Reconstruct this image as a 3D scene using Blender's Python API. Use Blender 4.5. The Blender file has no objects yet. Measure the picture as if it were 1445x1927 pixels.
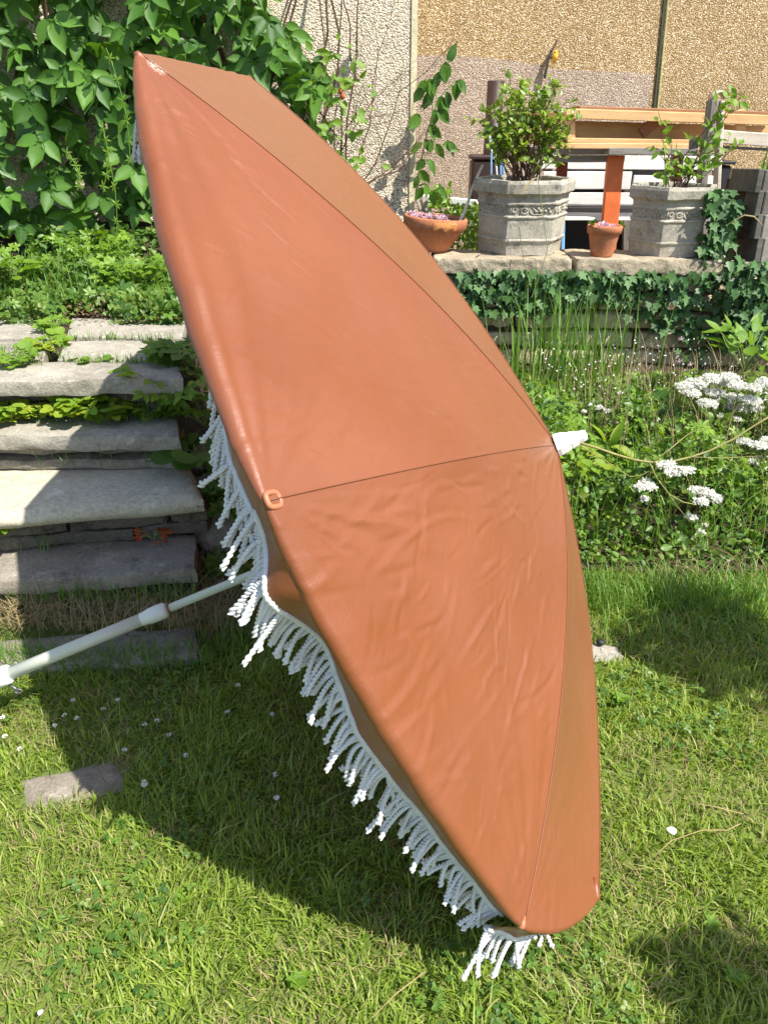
import bpy, bmesh, math, random
import numpy as np
from mathutils import Vector, Matrix, noise
random.seed(7); rng = np.random.default_rng(7)
S = bpy.context.scene
COL = S.collection
R = math.radians
# ------------------------------------------------------------------ camera, sky, sun, exposure
CAMH, PITCH, FPX = 1.3, 28.0, 1392.0
cam = bpy.data.objects.new('camera', bpy.data.cameras.new('camera')); COL.objects.link(cam)
cam.location = (0, 0, CAMH); cam.rotation_euler = (R(90 - PITCH), 0, 0)
cam.data.sensor_fit = 'VERTICAL'; cam.data.sensor_height = 36; cam.data.lens = 36 * FPX / 1927
cam.data.clip_start = 0.05; cam.data.clip_end = 500
S.camera = cam
SUN_EL, SUN_AZ = 54.0, 37.0      # azimuth measured from +x towards the camera side
sv = Vector((math.cos(R(SUN_EL)) * math.cos(R(SUN_AZ)), -math.cos(R(SUN_EL)) * math.sin(R(SUN_AZ)), math.sin(R(SUN_EL))))
w = bpy.data.worlds.new('World'); S.world = w; w.use_nodes = True
nt = w.node_tree; nt.nodes.clear()
sky = nt.nodes.new('ShaderNodeTexSky'); sky.sky_type = 'NISHITA'; sky.sun_disc = False
sky.sun_elevation = R(SUN_EL); sky.sun_rotation = math.atan2(sv.x, sv.y)
bg = nt.nodes.new('ShaderNodeBackground'); bg.inputs[1].default_value = 0.12
wo = nt.nodes.new('ShaderNodeOutputWorld')
nt.links.new(sky.outputs[0], bg.inputs[0]); nt.links.new(bg.outputs[0], wo.inputs[0])
sun = bpy.data.objects.new('sun', bpy.data.lights.new('sun', 'SUN')); COL.objects.link(sun)
sun.data.energy = 4.6; sun.data.angle = R(0.5); sun.data.color = (1, 0.95, 0.87)
sun.rotation_euler = sv.to_track_quat('Z', 'Y').to_euler()
S.view_settings.view_transform = 'Standard'; S.view_settings.look = 'None'
S.view_settings.exposure = 0.97; S.view_settings.gamma = 1; S.view_settings.use_curve_mapping = False

# ------------------------------------------------------------------ helpers
_c, _s = math.cos(R(PITCH)), math.sin(R(PITCH))
def ray(px, py):
    a = (px - 722.5) / FPX; b = -(py - 963.5) / FPX
    return Vector((a, _c + b * _s, -_s + b * _c))
def GZ(px, py, z):                       # point seen at a pixel on the level z
    d = ray(px, py); t = (z - CAMH) / d.z
    return Vector((0, 0, CAMH)) + d * t
def GY(px, py, y):                       # point seen at a pixel at distance y
    d = ray(px, py); return Vector((0, 0, CAMH)) + d * (y / d.y)
def GD(px, py, dep):
    return Vector((0, 0, CAMH)) + ray(px, py) * dep

def mesh(name, V, F, rnd=None, smooth=False, uv=None):
    me = bpy.data.meshes.new(name)
    if isinstance(F, np.ndarray):
        k = F.shape[1]; n = len(F)
        me.vertices.add(len(V)); me.vertices.foreach_set('co', np.asarray(V, np.float32).ravel())
        me.loops.add(n * k); me.loops.foreach_set('vertex_index', F.astype(np.int32).ravel())
        me.polygons.add(n); me.polygons.foreach_set('loop_start', np.arange(0, n * k, k, dtype=np.int32))
        me.polygons.foreach_set('loop_total', np.full(n, k, np.int32))
        me.update(calc_edges=True)
    else:
        me.from_pydata([tuple(v) for v in V], [], F); me.update()
    if rnd is not None:
        at = me.attributes.new('rnd', 'FLOAT', 'POINT'); at.data.foreach_set('value', np.asarray(rnd, np.float32))
    if uv is not None:
        l = me.uv_layers.new(name='uv'); idx = np.empty(len(me.loops), np.int32); me.loops.foreach_get('vertex_index', idx)
        l.data.foreach_set('uv', np.asarray(uv, np.float32)[idx].ravel())
    if smooth: me.polygons.foreach_set('use_smooth', np.ones(len(me.polygons), bool))
    return me
def obj(name, me, m=None, parent=None, **props):
    o = bpy.data.objects.new(name, me); COL.objects.link(o)
    if m is not None and me is not None and not me.materials: me.materials.append(m)
    if parent is not None:
        o.parent = parent
        o.matrix_parent_inverse = parent_inv(parent)
    for k, v in props.items(): o[k] = v
    return o
def parent_inv(p):
    m = p.matrix_basis.copy()
    while p.parent is not None:
        m = p.parent.matrix_basis @ p.matrix_parent_inverse @ m; p = p.parent
    return m.inverted()
def thing(name, label, cat, loc=(0, 0, 0), group=None):
    o = bpy.data.objects.new(name, None); COL.objects.link(o); o.location = loc
    o.empty_display_size = .05
    o['label'] = label; o['category'] = cat
    if group: o['group'] = group
    return o

class MB:
    def __init__(s): s.V = []; s.F = []; s.n = 0; s.R = []
    def add(s, V, F, r=0.0):
        s.V.append(np.asarray(V, float).reshape(-1, 3)); n = len(s.V[-1])
        s.F += [tuple(int(i) + s.n for i in f) for f in F]; s.n += n; s.R.append(np.full(n, r))
    def build(s, name, m, parent=None, smooth=False, **props):
        return obj(name, mesh(name, np.concatenate(s.V), s.F, np.concatenate(s.R), smooth), m, parent, **props)

def tube_vf(path, rad, sides=8, cap=True):
    P = np.asarray([tuple(p) for p in path], float); n = len(P)
    rad = np.full(n, rad) if np.isscalar(rad) else np.asarray(rad, float)
    T = np.gradient(P, axis=0); T /= np.linalg.norm(T, axis=1)[:, None] + 1e-12
    u = np.cross(T[0], [0, 0, 1.]) if abs(T[0][2]) < .9 else np.cross(T[0], [1., 0, 0]); u /= np.linalg.norm(u)
    V = []; 
    for i in range(n):
        u = u - T[i] * (u @ T[i]); u /= np.linalg.norm(u) + 1e-12; v = np.cross(T[i], u)
        for k in range(sides):
            a = 2 * math.pi * k / sides
            V.append(P[i] + rad[i] * (math.cos(a) * u + math.sin(a) * v))
    F = [(i * sides + k, i * sides + (k + 1) % sides, (i + 1) * sides + (k + 1) % sides, (i + 1) * sides + k) for i in range(n - 1) for k in range(sides)]
    if cap: F += [tuple(range(sides - 1, -1, -1)), tuple(range((n - 1) * sides, n * sides))]
    return V, F
def lathe_vf(prof, sides, c=(0, 0, 0), rot=0.0, axis=None, wob=0):
    V = []; n = len(prof)
    for r, z in prof:
        for k in range(sides):
            a = rot + 2 * math.pi * k / sides
            q = r * (1 + wob * noise.noise(Vector((math.cos(a) * 2, math.sin(a) * 2, z * 9))))
            V.append((c[0] + q * math.cos(a), c[1] + q * math.sin(a), c[2] + z))
    F = [(i * sides + k, i * sides + (k + 1) % sides, (i + 1) * sides + (k + 1) % sides, (i + 1) * sides + k) for i in range(n - 1) for k in range(sides)]
    return V, F
def box_vf(p, q):
    x0, y0, z0 = p; x1, y1, z1 = q
    V = [(x0, y0, z0), (x1, y0, z0), (x1, y1, z0), (x0, y1, z0), (x0, y0, z1), (x1, y0, z1), (x1, y1, z1), (x0, y1, z1)]
    return V, [(0, 3, 2, 1), (4, 5, 6, 7), (0, 1, 5, 4), (1, 2, 6, 5), (2, 3, 7, 6), (3, 0, 4, 7)]
def beam_mesh(name, a, b, wd, ht, up=Vector((0, 0, 1)), bev=.004, seg=1, wear=0.0, seed=0):
    """board from a to b (centre line), wd across, ht along up; bevelled"""
    a = Vector(a); b = Vector(b); x = (b - a); L = x.length; x.normalize(); y = up.cross(x).normalized(); z = x.cross(y)
    bm = bmesh.new(); bmesh.ops.create_cube(bm, size=1)
    bmesh.ops.scale(bm, vec=(L, wd, ht), verts=bm.verts)
    if bev: bmesh.ops.bevel(bm, geom=bm.edges[:], offset=min(bev, wd * .3, ht * .3), segments=1, affect='EDGES')
    if wear:
        es = [e for e in bm.edges if e.calc_length() > L * .7]
        bmesh.ops.subdivide_edges(bm, edges=es, cuts=14)
        for v in bm.verts:
            n_ = noise.noise_vector(Vector((v.co.x * 6 + seed, v.co.y * 20, v.co.z * 20 + seed))); v.co += Vector((0, n_.y, n_.z)) * wear
    M = Matrix((x, y, z)).transposed().to_4x4(); M.translation = (a + b) / 2
    bm.transform(M); me = bpy.data.meshes.new(name); bm.to_mesh(me); bm.free(); return me
def stone_mesh(name, tl, tr, br, bl, th, seg=(16, 8, 3), rough=.008, freq=5, bev=.18, seed=0.0):
    """slab whose TOP corners are tl,tr (back) br,bl (front)"""
    nx, ny, nz = seg
    bm = bmesh.new(); bmesh.ops.create_cube(bm, size=1)
    def cut(axis, n):
        es = [e for e in bm.edges if abs((e.verts[0].co - e.verts[1].co).normalized()[axis]) > .9]
        bmesh.ops.subdivide_edges(bm, edges=es, cuts=n - 1, use_grid_fill=True)
    cut(0, nx); cut(1, ny); cut(2, nz)
    L = ((tr - tl).length + (br - bl).length) / 2; D = ((bl - tl).length + (br - tr).length) / 2
    for v in bm.verts:
        x, y, z = v.co
        # round the edges
        ex = (.5 - abs(x)) * L; ey = (.5 - abs(y)) * D; ez = (.5 - abs(z)) * th; rr = th * bev
        m_ = sorted([ex, ey, ez]); pull = 0
        if m_[1] < rr: pull = (rr - m_[1]) * .35
        u = x + .5; t = y + .5      # t=1 back
        p = (bl.lerp(br, u)).lerp(tl.lerp(tr, u), t) + Vector((0, 0, (z - .5) * th))
        c_ = (bl + br + tl + tr) / 4 - Vector((0, 0, th / 2)); d = p - c_
        ins = Vector((-math.copysign(1, x) if ex < rr else 0, -math.copysign(1, y) if ey < rr else 0, -math.copysign(1, z) if ez < rr else 0)) * pull
        q = Vector((p.x, p.y, p.z)) * freq + Vector((seed, seed * 1.7, 0))
        p += ins + noise.noise_vector(q) * rough + noise.noise_vector(q * 4.1) * rough * .45 * (1.6 if abs(y + .5) < .02 else .5)
        v.co = p
    me = bpy.data.meshes.new(name); bm.to_mesh(me); bm.free()
    me.polygons.foreach_set('use_smooth', np.ones(len(me.polygons), bool)); me.set_sharp_from_angle(angle=R(38)); return me

# ------------------------------------------------------------------ materials
class NB:
    def __init__(s, name):
        s.m = bpy.data.materials.new(name); s.m.use_nodes = True; s.t = s.m.node_tree; s.t.nodes.clear()
        s.out = s.n('ShaderNodeOutputMaterial'); s.co = s.n('ShaderNodeTexCoord')
    def n(s, k, **kw):
        x = s.t.nodes.new(k)
        for a, b in kw.items(): setattr(x, a, b)
        return x
    def l(s, a, b): s.t.links.new(a, b)
    def noise(s, scale, det=4, rough=.6, vec=None, dist=0):
        x = s.n('ShaderNodeTexNoise'); x.inputs['Scale'].default_value = scale; x.inputs['Detail'].default_value = det
        x.inputs['Roughness'].default_value = rough; x.inputs['Distortion'].default_value = dist
        s.l(vec if vec is not None else s.co.outputs['Object'], x.inputs['Vector']); return x.outputs['Fac']
    def vor(s, scale, feat='F1', vec=None, out='Distance'):
        x = s.n('ShaderNodeTexVoronoi'); x.feature = feat; x.inputs['Scale'].default_value = scale
        s.l(vec if vec is not None else s.co.outputs['Object'], x.inputs['Vector']); return x.outputs[out]
    def mapping(s, scale=(1, 1, 1), rot=(0, 0, 0), src='Object'):
        x = s.n('ShaderNodeMapping'); x.inputs['Scale'].default_value = scale; x.inputs['Rotation'].default_value = rot
        s.l(s.co.outputs[src], x.inputs['Vector']); return x.outputs[0]
    def ramp(s, fac, stops, interp='LINEAR'):
        x = s.n('ShaderNodeValToRGB'); x.color_ramp.interpolation = interp; e = x.color_ramp.elements
        while len(e) < len(stops): e.new(.5)
        for i, (p, c) in enumerate(stops): e[i].position = p; e[i].color = (*c, 1) if len(c) == 3 else c
        s.l(fac, x.inputs[0]); return x.outputs[0]
    def mix(s, f, a, b, mode='MIX'):
        x = s.n('ShaderNodeMix', data_type='RGBA', blend_type=mode)
        for i, v in ((0, f), (6, a), (7, b)):
            if hasattr(v, 'links'): s.l(v, x.inputs[i])
            else: x.inputs[i].default_value = v if i == 0 else (*v, 1)
        return x.outputs[2]
    def math(s, op, a, b=0.0, clamp=False):
        x = s.n('ShaderNodeMath', operation=op); x.use_clamp = clamp
        for i, v in ((0, a), (1, b)):
            if hasattr(v, 'links'): s.l(v, x.inputs[i])
            else: x.inputs[i].default_value = v
        return x.outputs[0]
    def rnd(s):
        a = s.n('ShaderNodeAttribute', attribute_name='rnd'); o = s.n('ShaderNodeObjectInfo')
        return s.math('FRACT', s.math('ADD', a.outputs['Fac'], o.outputs['Random']))
    def bump(s, h, dist=.01, st=1.0, nrm=None):
        x = s.n('ShaderNodeBump'); x.inputs['Distance'].default_value = dist; x.inputs['Strength'].default_value = st
        s.l(h, x.inputs['Height'])
        if nrm is not None: s.l(nrm, x.inputs['Normal'])
        return x.outputs[0]
    def pbr(s, col, rough=.7, nrm=None, spec=.4, trans=0, metal=0, tcol=None, sheen=0):
        p = s.n('ShaderNodeBsdfPrincipled')
        for k, v in (('Base Color', col), ('Roughness', rough)):
            if hasattr(v, 'links'): s.l(v, p.inputs[k])
            else: p.inputs[k].default_value = (*v, 1) if k == 'Base Color' else v
        p.inputs['Specular IOR Level'].default_value = spec; p.inputs['Metallic'].default_value = metal
        if sheen: p.inputs['Sheen Weight'].default_value = sheen
        if nrm is not None: s.l(nrm, p.inputs['Normal'])
        res = p.outputs[0]
        if trans:
            t = s.n('ShaderNodeBsdfTranslucent'); c = tcol if tcol is not None else col
            if hasattr(c, 'links'): s.l(c, t.inputs[0])
            else: t.inputs[0].default_value = (*c, 1)
            mx = s.n('ShaderNodeMixShader'); mx.inputs[0].default_value = trans
            s.l(res, mx.inputs[1]); s.l(t.outputs[0], mx.inputs[2]); res = mx.outputs[0]
        s.l(res, s.out.inputs[0]); return s.m

def m_leaf(name, cols, rough=.4, trans=.3, spec=.45, tint=(1.5, 1.5, .5)):
    b = NB(name); st = [(i / max(1, len(cols) - 1), c) for i, c in enumerate(cols)]
    c = b.ramp(b.rnd(), st); n_ = b.noise(60, 3); c = b.mix(.35, c, b.ramp(n_, [(.3, (.45, .5, .4)), (.7, (1.3, 1.25, 1.1))]), 'MULTIPLY')
    tc = b.mix(1, c, tint, 'MULTIPLY')
    return b.pbr(c, rough, b.bump(b.noise(90, 2), .002, .4), spec, trans, tcol=tc)
def m_plain(name, col, rough=.6, var=.25, scale=12, bump=.001, spec=.4, metal=0, bscale=60):
    b = NB(name); lo = tuple(x * (1 - var) for x in col); hi = tuple(min(1, x * (1 + var)) for x in col)
    return b.pbr(b.ramp(b.noise(scale, 5), [(.3, lo), (.7, hi)]), rough, b.bump(b.noise(bscale, 4), bump, .6), spec, metal=metal)
def m_wood(name, a, c, axis=0, rough=.75, dark=(.04, .03, .02), knots=True, scale=1.0):
    b = NB(name); sc = [26, 26, 26]; sc[axis] = 1.6
    v = b.mapping(tuple(x * scale for x in sc)); g = b.noise(1.0, 6, .65, v, .6)
    col = b.ramp(g, [(.3, a), (.7, c)]); f = b.noise(3.2, 5, .8, b.mapping(tuple(x * scale * 3 for x in sc)))
    col = b.mix(b.math('GREATER_THAN', f, .62), col, tuple(x * .45 for x in a))
    if knots: k = b.vor(5, vec=b.mapping((1, 1, 1))); col = b.mix(b.ramp(k, [(.03, (1, 1, 1)), (.08, (0, 0, 0))]), col, dark)
    col = b.mix(.4, col, b.ramp(b.noise(4, 3), [(.3, (.7, .7, .7)), (.7, (1.2, 1.2, 1.2))]), 'MULTIPLY')
    return b.pbr(col, rough, b.bump(g, .003, .7), .25)
def m_stone(name, a, c, lich=(.45, .43, .36), dk=(.07, .065, .055), rough=.9, s=1.0, bmp=.006, pits=.5):
    b = NB(name); n1 = b.noise(5 * s, 8, .7); n2 = b.noise(28 * s, 6, .7); n3 = b.noise(130 * s, 4, .7)
    col = b.ramp(n1, [(.3, a), (.7, c)])
    col = b.mix(b.ramp(n2, [(.55, (0, 0, 0)), (.68, (.8, .8, .8))]), col, lich)
    col = b.mix(b.ramp(b.noise(9 * s, 7, .8, b.mapping((1, 1, 1), (1, 2, 0))), [(.52, (0, 0, 0)), (.66, (pits, pits, pits))]), col, dk)
    col = b.mix(.6, col, b.ramp(n3, [(.3, (.55, .55, .55)), (.7, (1.35, 1.35, 1.35))]), 'MULTIPLY')
    h = b.math('ADD', b.math('MULTIPLY', n2, 1.0), b.math('MULTIPLY', n3, .5))
    return b.pbr(col, rough, b.bump(h, bmp, .9), .2)
def m_pebble(name, cols, matrix_shade, scale=95, patch=None):
    b = NB(name)
    wv = b.mapping((1, .4, 1.15)); d = b.vor(scale, vec=wv); cc = b.vor(scale, vec=wv, out='Color')
    sp = b.n('ShaderNodeSeparateColor'); b.l(cc, sp.inputs[0])
    st = [(i / len(cols), c) for i, c in enumerate(cols)]
    col = b.ramp(sp.outputs[0], st, 'CONSTANT')
    if patch: col = b.mix(b.ramp(b.noise(2.2, 5, .7), [(.48, (0, 0, 0)), (.62, (.7, .7, .7))]), col, patch)
    col = b.mix(b.ramp(d, [(.42, (0, 0, 0)), (.62, (1, 1, 1))]), col, matrix_shade)  # mortar between pebbles, gap shade painted into its colour
    col = b.mix(.5, col, b.ramp(b.noise(1.3, 4), [(.3, (.75, .75, .75)), (.7, (1.15, 1.15, 1.15))]), 'MULTIPLY')
    h = b.math('SUBTRACT', 1.0, d); h = b.math('ADD', h, b.math('MULTIPLY', sp.outputs[1], .6))
    return b.pbr(col, .8, b.bump(h, .006, .9), .3)

M = {}
M['wall_cream'] = m_pebble('pebbledash cream', [(.8, .7, .54), (.62, .52, .42), (.85, .78, .62), (.24, .18, .15), (.7, .55, .47), (.82, .74, .54), (.4, .31, .26), (.78, .68, .5)], (.5, .42, .3), 96, (.8, .73, .54))
M['wall_gold'] = m_pebble('pebbledash gold', [(.52, .37, .18), (.64, .49, .27), (.4, .27, .13), (.82, .7, .5), (.48, .34, .17), (.32, .21, .11)], (.24, .16, .07), 112)
M['wall_pink'] = m_pebble('pebbledash pinkish', [(.52, .42, .32), (.4, .31, .24), (.7, .6, .47), (.24, .18, .14), (.48, .38, .29), (.36, .29, .23)], (.32, .24, .17), 112)
M['render'] = m_plain('corner render', (.66, .58, .38), .9, .2, 20, .004)
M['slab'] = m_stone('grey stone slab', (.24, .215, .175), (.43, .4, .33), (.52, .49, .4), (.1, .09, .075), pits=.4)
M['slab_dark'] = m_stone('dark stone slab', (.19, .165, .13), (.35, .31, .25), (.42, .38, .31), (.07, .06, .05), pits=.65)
M['riser'] = m_stone('dark riser stone with gap shade', (.08, .068, .052), (.17, .15, .12), (.22, .19, .15), (.03, .027, .022), pits=.7)  # dark stone, deepened with painted shade of the gaps under the treads
M['slab_cream'] = m_stone('cream stone slab', (.4, .36, .27), (.56, .52, .4), (.62, .59, .48), (.26, .24, .2), s=.7, pits=.2, bmp=.004)
M['block'] = m_stone('sandstone block', (.5, .4, .25), (.68, .58, .4), (.74, .66, .48), (.2, .17, .12), bmp=.012, pits=.5)
M['coping'] = m_stone('coping stone', (.33, .27, .19), (.47, .4, .28), (.52, .46, .34), (.12, .1, .08), bmp=.01, pits=.55)
M['planter'] = m_stone('cast stone', (.3, .27, .215), (.48, .44, .36), (.58, .54, .44), (.08, .075, .065), bmp=.004, pits=.8)
M['terracotta'] = m_stone('terracotta', (.36, .12, .055), (.5, .2, .1), (.5, .25, .14), (.22, .1, .06), bmp=.002, pits=.3)
M['terracotta_raw'] = m_stone('flaked terracotta', (.55, .2, .06), (.72, .33, .12), (.65, .35, .15), (.3, .12, .05), bmp=.012, pits=.3)
M['soil'] = m_plain('soil', (.07, .05, .035), 1, .5, 30, .02, .1)
M['earth'] = m_plain('earth', (.085, .068, .042), 1, .45, 14, .02, .1)
M['gravel'] = m_pebble('gravel', [(.35, .3, .25), (.45, .4, .33), (.25, .2, .17)], (.15, .12, .1), 40)
M['new_wood'] = m_wood('new timber', (.58, .33, .14), (.74, .48, .24), dark=(.25, .11, .04))
M['new_wood_dark'] = m_wood('brown timber', (.24, .11, .05), (.36, .18, .09), dark=(.1, .05, .03))
M['grey_wood'] = m_wood('weathered timber', (.14, .125, .105), (.27, .25, .215))
M['planter_wood'] = m_wood('dark weathered planks', (.07, .065, .055), (.15, .14, .12))
M['grey_wood_v'] = m_wood('weathered timber upright', (.15, .13, .11), (.3, .27, .23), axis=2)
M['pale_wood'] = m_wood('bleached timber', (.74, .72, .69), (.88, .86, .83), dark=(.3, .28, .26))
M['bone_wood'] = m_wood('pale plank', (.5, .43, .33), (.68, .61, .5), dark=(.3, .2, .14))
M['orange_paint'] = m_plain('orange paint', (.62, .14, .035), .5, .18, 9, .001)
M['orange_paint_shade'] = m_plain('orange paint with painted shade', (.2, .04, .02), .6, .2, 9, .001)  # orange leg paint again, with the shade put into its colour
M['brown_metal'] = m_plain('brown pipe', (.035, .017, .014), .5, .2, 9, .0005)
M['white_plastic'] = m_plain('white plastic', (.8, .81, .8), .35, .05, 9, .0002, .5)
M['grey_plastic'] = m_plain('grey metal tray', (.5, .52, .52), .4, .25, 9, .0005, .5)
M['blue_plastic'] = m_plain('blue cord', (.22, .45, .75), .4, .2, 50, .0005, .5)
M['yellow_plastic'] = m_plain('yellow plastic', (.85, .42, .02), .4, .1, 50, .0005, .5)
M['dark_metal'] = m_plain('grey tap metal', (.16, .16, .15), .45, .4, 50, .001, .5, .6)
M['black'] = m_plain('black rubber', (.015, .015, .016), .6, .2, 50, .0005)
M['joint'] = m_plain('dark joint', (.06, .06, .03), .9, .3, 50, .001)
M['joint_edge'] = m_plain('mossy joint edge', (.36, .34, .16), .9, .3, 50, .001)
# pole enamel
b = NB('pole enamel'); c = b.ramp(b.noise(7, 5), [(.3, (.5, .51, .42)), (.7, (.62, .63, .53))])
c = b.mix(b.ramp(b.noise(26, 6, .8, b.mapping((1, 4, 4))), [(.6, (0, 0, 0)), (.7, (.5, .5, .5))]), c, (.36, .36, .3)); M['pole'] = b.pbr(c, .38, None, .5)
M['pole_cuff'] = m_plain('pole cuff plastic', (.68, .69, .62), .4, .08, 9, .0002, .5)
M['rust'] = m_plain('rust stain', (.3, .15, .07), .7, .4, 60, .001)
# cotton fringe
b = NB('cotton rope'); M['cotton'] = b.pbr(b.ramp(b.noise(45, 4), [(.3, (.66, .66, .64)), (.7, (.82, .82, .8))]), .9, b.bump(b.noise(900, 3), .0012, .6), .15, .08)
# canopy vinyl cloth
SCUFF = []
def m_canopy(name, inner=False):
    b = NB(name); v1 = b.mapping((20, 260, 1), src='UV'); v2 = b.mapping((260, 20, 1), src='UV')
    g1 = b.noise(1, 3, .6, v1); g2 = b.noise(1, 3, .6, v2)
    base = b.ramp(b.noise(2.4, 5, .6), [(.3, (.195, .056, .0165)), (.7, (.235, .07, .022))])
    l1 = b.ramp(g1, [(.62, (0, 0, 0)), (.7, (.6, .6, .6))]); l2 = b.ramp(g2, [(.64, (0, 0, 0)), (.72, (.55, .55, .55))])
    m1 = b.ramp(b.noise(3.3, 3), [(.45, (0, 0, 0)), (.65, (1, 1, 1))])
    base = b.mix(b.math('MULTIPLY', l1, m1), base, (.15, .038, .015)); base = b.mix(b.math('MULTIPLY', l2, m1), base, (.16, .042, .017))
    # dusty bloom on the vinyl
    base = b.mix(b.ramp(b.noise(1.7, 6, .7), [(.42, (.0, .0, .0)), (.75, (.3, .3, .3))]), base, (.25, .1, .066))
    # chalky scuffs where the cloth has been rubbed
    geo = b.n('ShaderNodeNewGeometry')
    tot = None
    for p, r_, sc, th in SCUFF:
        d = b.n('ShaderNodeVectorMath', operation='DISTANCE'); b.l(geo.outputs['Position'], d.inputs[0]); d.inputs[1].default_value = tuple(p)
        fall = b.math('SUBTRACT', 1.0, b.math('DIVIDE', d.outputs['Value'], r_), True)
        nz = b.ramp(b.noise(sc, 6, .8), [(th, (0, 0, 0)), (th + .1, (1, 1, 1))])
        f = b.math('MULTIPLY', b.math('MULTIPLY', fall, 2.0, True), nz, True)
        tot = f if tot is None else b.math('MAXIMUM', tot, f)
    if tot is not None: base = b.mix(b.math('MULTIPLY', tot, .75), base, (.72, .6, .5))
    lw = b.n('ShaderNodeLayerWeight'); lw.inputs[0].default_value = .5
    base = b.mix(b.ramp(lw.outputs['Facing'], [(.6, (0, 0, 0)), (.9, (1, 1, 1))]), base, (.22, .084, .032))  # painted sheen: cloth colour turns tan at a grazing view
    h = b.math('ADD', b.math('MULTIPLY', g1, .6), b.math('MULTIPLY', g2, .6))
    nb = b.bump(h, .0012, .5); nb = b.bump(b.noise(14, 5, .55, None, 1.2), .003, .5, nb)
    return b.pbr(base, b.ramp(b.noise(5, 4), [(.3, (.4, .4, .4)), (.7, (.52, .52, .52))]), nb, .6, .04, tcol=(.5, .13, .03))
M['clip'] = m_plain('peach plastic', (.42, .15, .075), .45, .08, 20, .0003)
M['clay_dry'] = m_plain('dried stems', (.38, .27, .13), .9, .3, 40, .001)
M['twig'] = m_plain('brown twig', (.12, .07, .045), .8, .4, 40, .001)
M['green_stem'] = m_plain('green stem', (.16, .22, .06), .6, .3, 40, .0005)
M['olive_stem'] = m_plain('olive stem', (.24, .22, .07), .6, .3, 40, .0005)
M['petal'] = m_leaf('white petal', [(.84, .84, .82), (.9, .9, .87)], .6, .25, .3, (1, 1, .95))
M['pink_petal'] = m_leaf('pink petal', [(.62, .4, .5), (.75, .55, .62)], .6, .2, .3, (1, 1, 1))
M['red_petal'] = m_leaf('rusty red petal', [(.45, .06, .02), (.5, .12, .03)], .6, .2, .3, (1, 1, 1))
M['creeper'] = m_leaf('creeper leaf', [(.035, .1, .02), (.075, .18, .025), (.125, .27, .035), (.055, .14, .022), (.1, .23, .03)], .42, .3, .35)
M['young'] = m_leaf('young green leaf', [(.12, .24, .025), (.2, .33, .03), (.16, .29, .03)], .42, .35)
M['ivy'] = m_leaf('ivy leaf', [(.035, .09, .03), (.055, .13, .038), (.09, .185, .055), (.045, .105, .035)], .45, .12, .3)
M['yellow'] = m_leaf('yellow green leaf', [(.3, .36, .03), (.22, .34, .03), (.16, .3, .03)], .45, .35)
M['shrub'] = m_leaf('box shrub leaf', [(.15, .26, .025), (.24, .34, .035), (.11, .22, .02), (.3, .36, .05)], .35, .35, .5)
M['herb'] = m_leaf('undergrowth leaf', [(.05, .12, .02), (.09, .18, .028), (.15, .26, .04), (.06, .14, .02), (.2, .26, .05)], .45, .28)
M['darkleaf'] = m_leaf('broad dark leaf', [(.04, .11, .02), (.06, .15, .025)], .6, .3, .2)
M['grass'] = m_leaf('grass blade', [(.16, .27, .035), (.26, .37, .05), (.36, .46, .08), (.22, .32, .04), (.5, .5, .2)], .5, .42, .35)
M['tallgrass'] = m_leaf('tall grass blade', [(.09, .2, .03), (.14, .27, .04), (.18, .3, .05)], .45, .3)
M['straw'] = m_leaf('dry grass', [(.28, .22, .11), (.4, .32, .17), (.2, .15, .08)], .8, .1, .2, (1, 1, 1))
M['litter'] = m_leaf('dead leaf', [(.12, .08, .045), (.22, .15, .08), (.08, .055, .035)], .9, .1, .1, (1, 1, 1))
M['moss'] = m_leaf('moss', [(.1, .14, .02), (.17, .2, .03)], .9, .1, .1)

# ------------------------------------------------------------------ leaf shapes (length 1 along +y, face up +z)
def leaf_ovate(wd=.5, fold=.12, droop=.15, teeth=0.0, pts=(0, .16, .36, .6, .82, 1.0), prof=(0, .7, 1.0, .86, .45, 0)):
    V = []; F = []
    for i, (y, p) in enumerate(zip(pts, prof)):
        z = -droop * y * y; hw = wd * p / 2 * (1 + (teeth if i % 2 else -teeth))
        V += [(0, y, z - fold * p * .4), (-hw, y + (.03 if teeth else 0), z + fold * p * .5), (hw, y + (.03 if teeth else 0), z + fold * p * .5)]
    for i in range(len(pts) - 1):
        a = 3 * i; c_ = 3 * (i + 1)
        F += [(a, a + 2, c_ + 2), (a, c_ + 2, c_), (a, c_, c_ + 1), (a, c_ + 1, a + 1)]
    return np.array(V, float), np.array(F)
def compound(base, angs, lens, stem=.12, twist=0.0):
    V = []; F = []; n = 0
    for a, L in zip(angs, lens):
        a = R(a); v = base[0] * L; v = v + [0, stem * .3, 0]
        x = v[:, 0] * math.cos(a) + v[:, 1] * math.sin(a); y = -v[:, 0] * math.sin(a) + v[:, 1] * math.cos(a)
        V.append(np.stack([x, y + stem, v[:, 2] + .05 * math.sin(3 * a) ], 1)); F.append(base[1] + n); n += len(v)
    return np.concatenate(V), np.concatenate(F)
LO = leaf_ovate(.52, .16, .2, .05)
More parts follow.
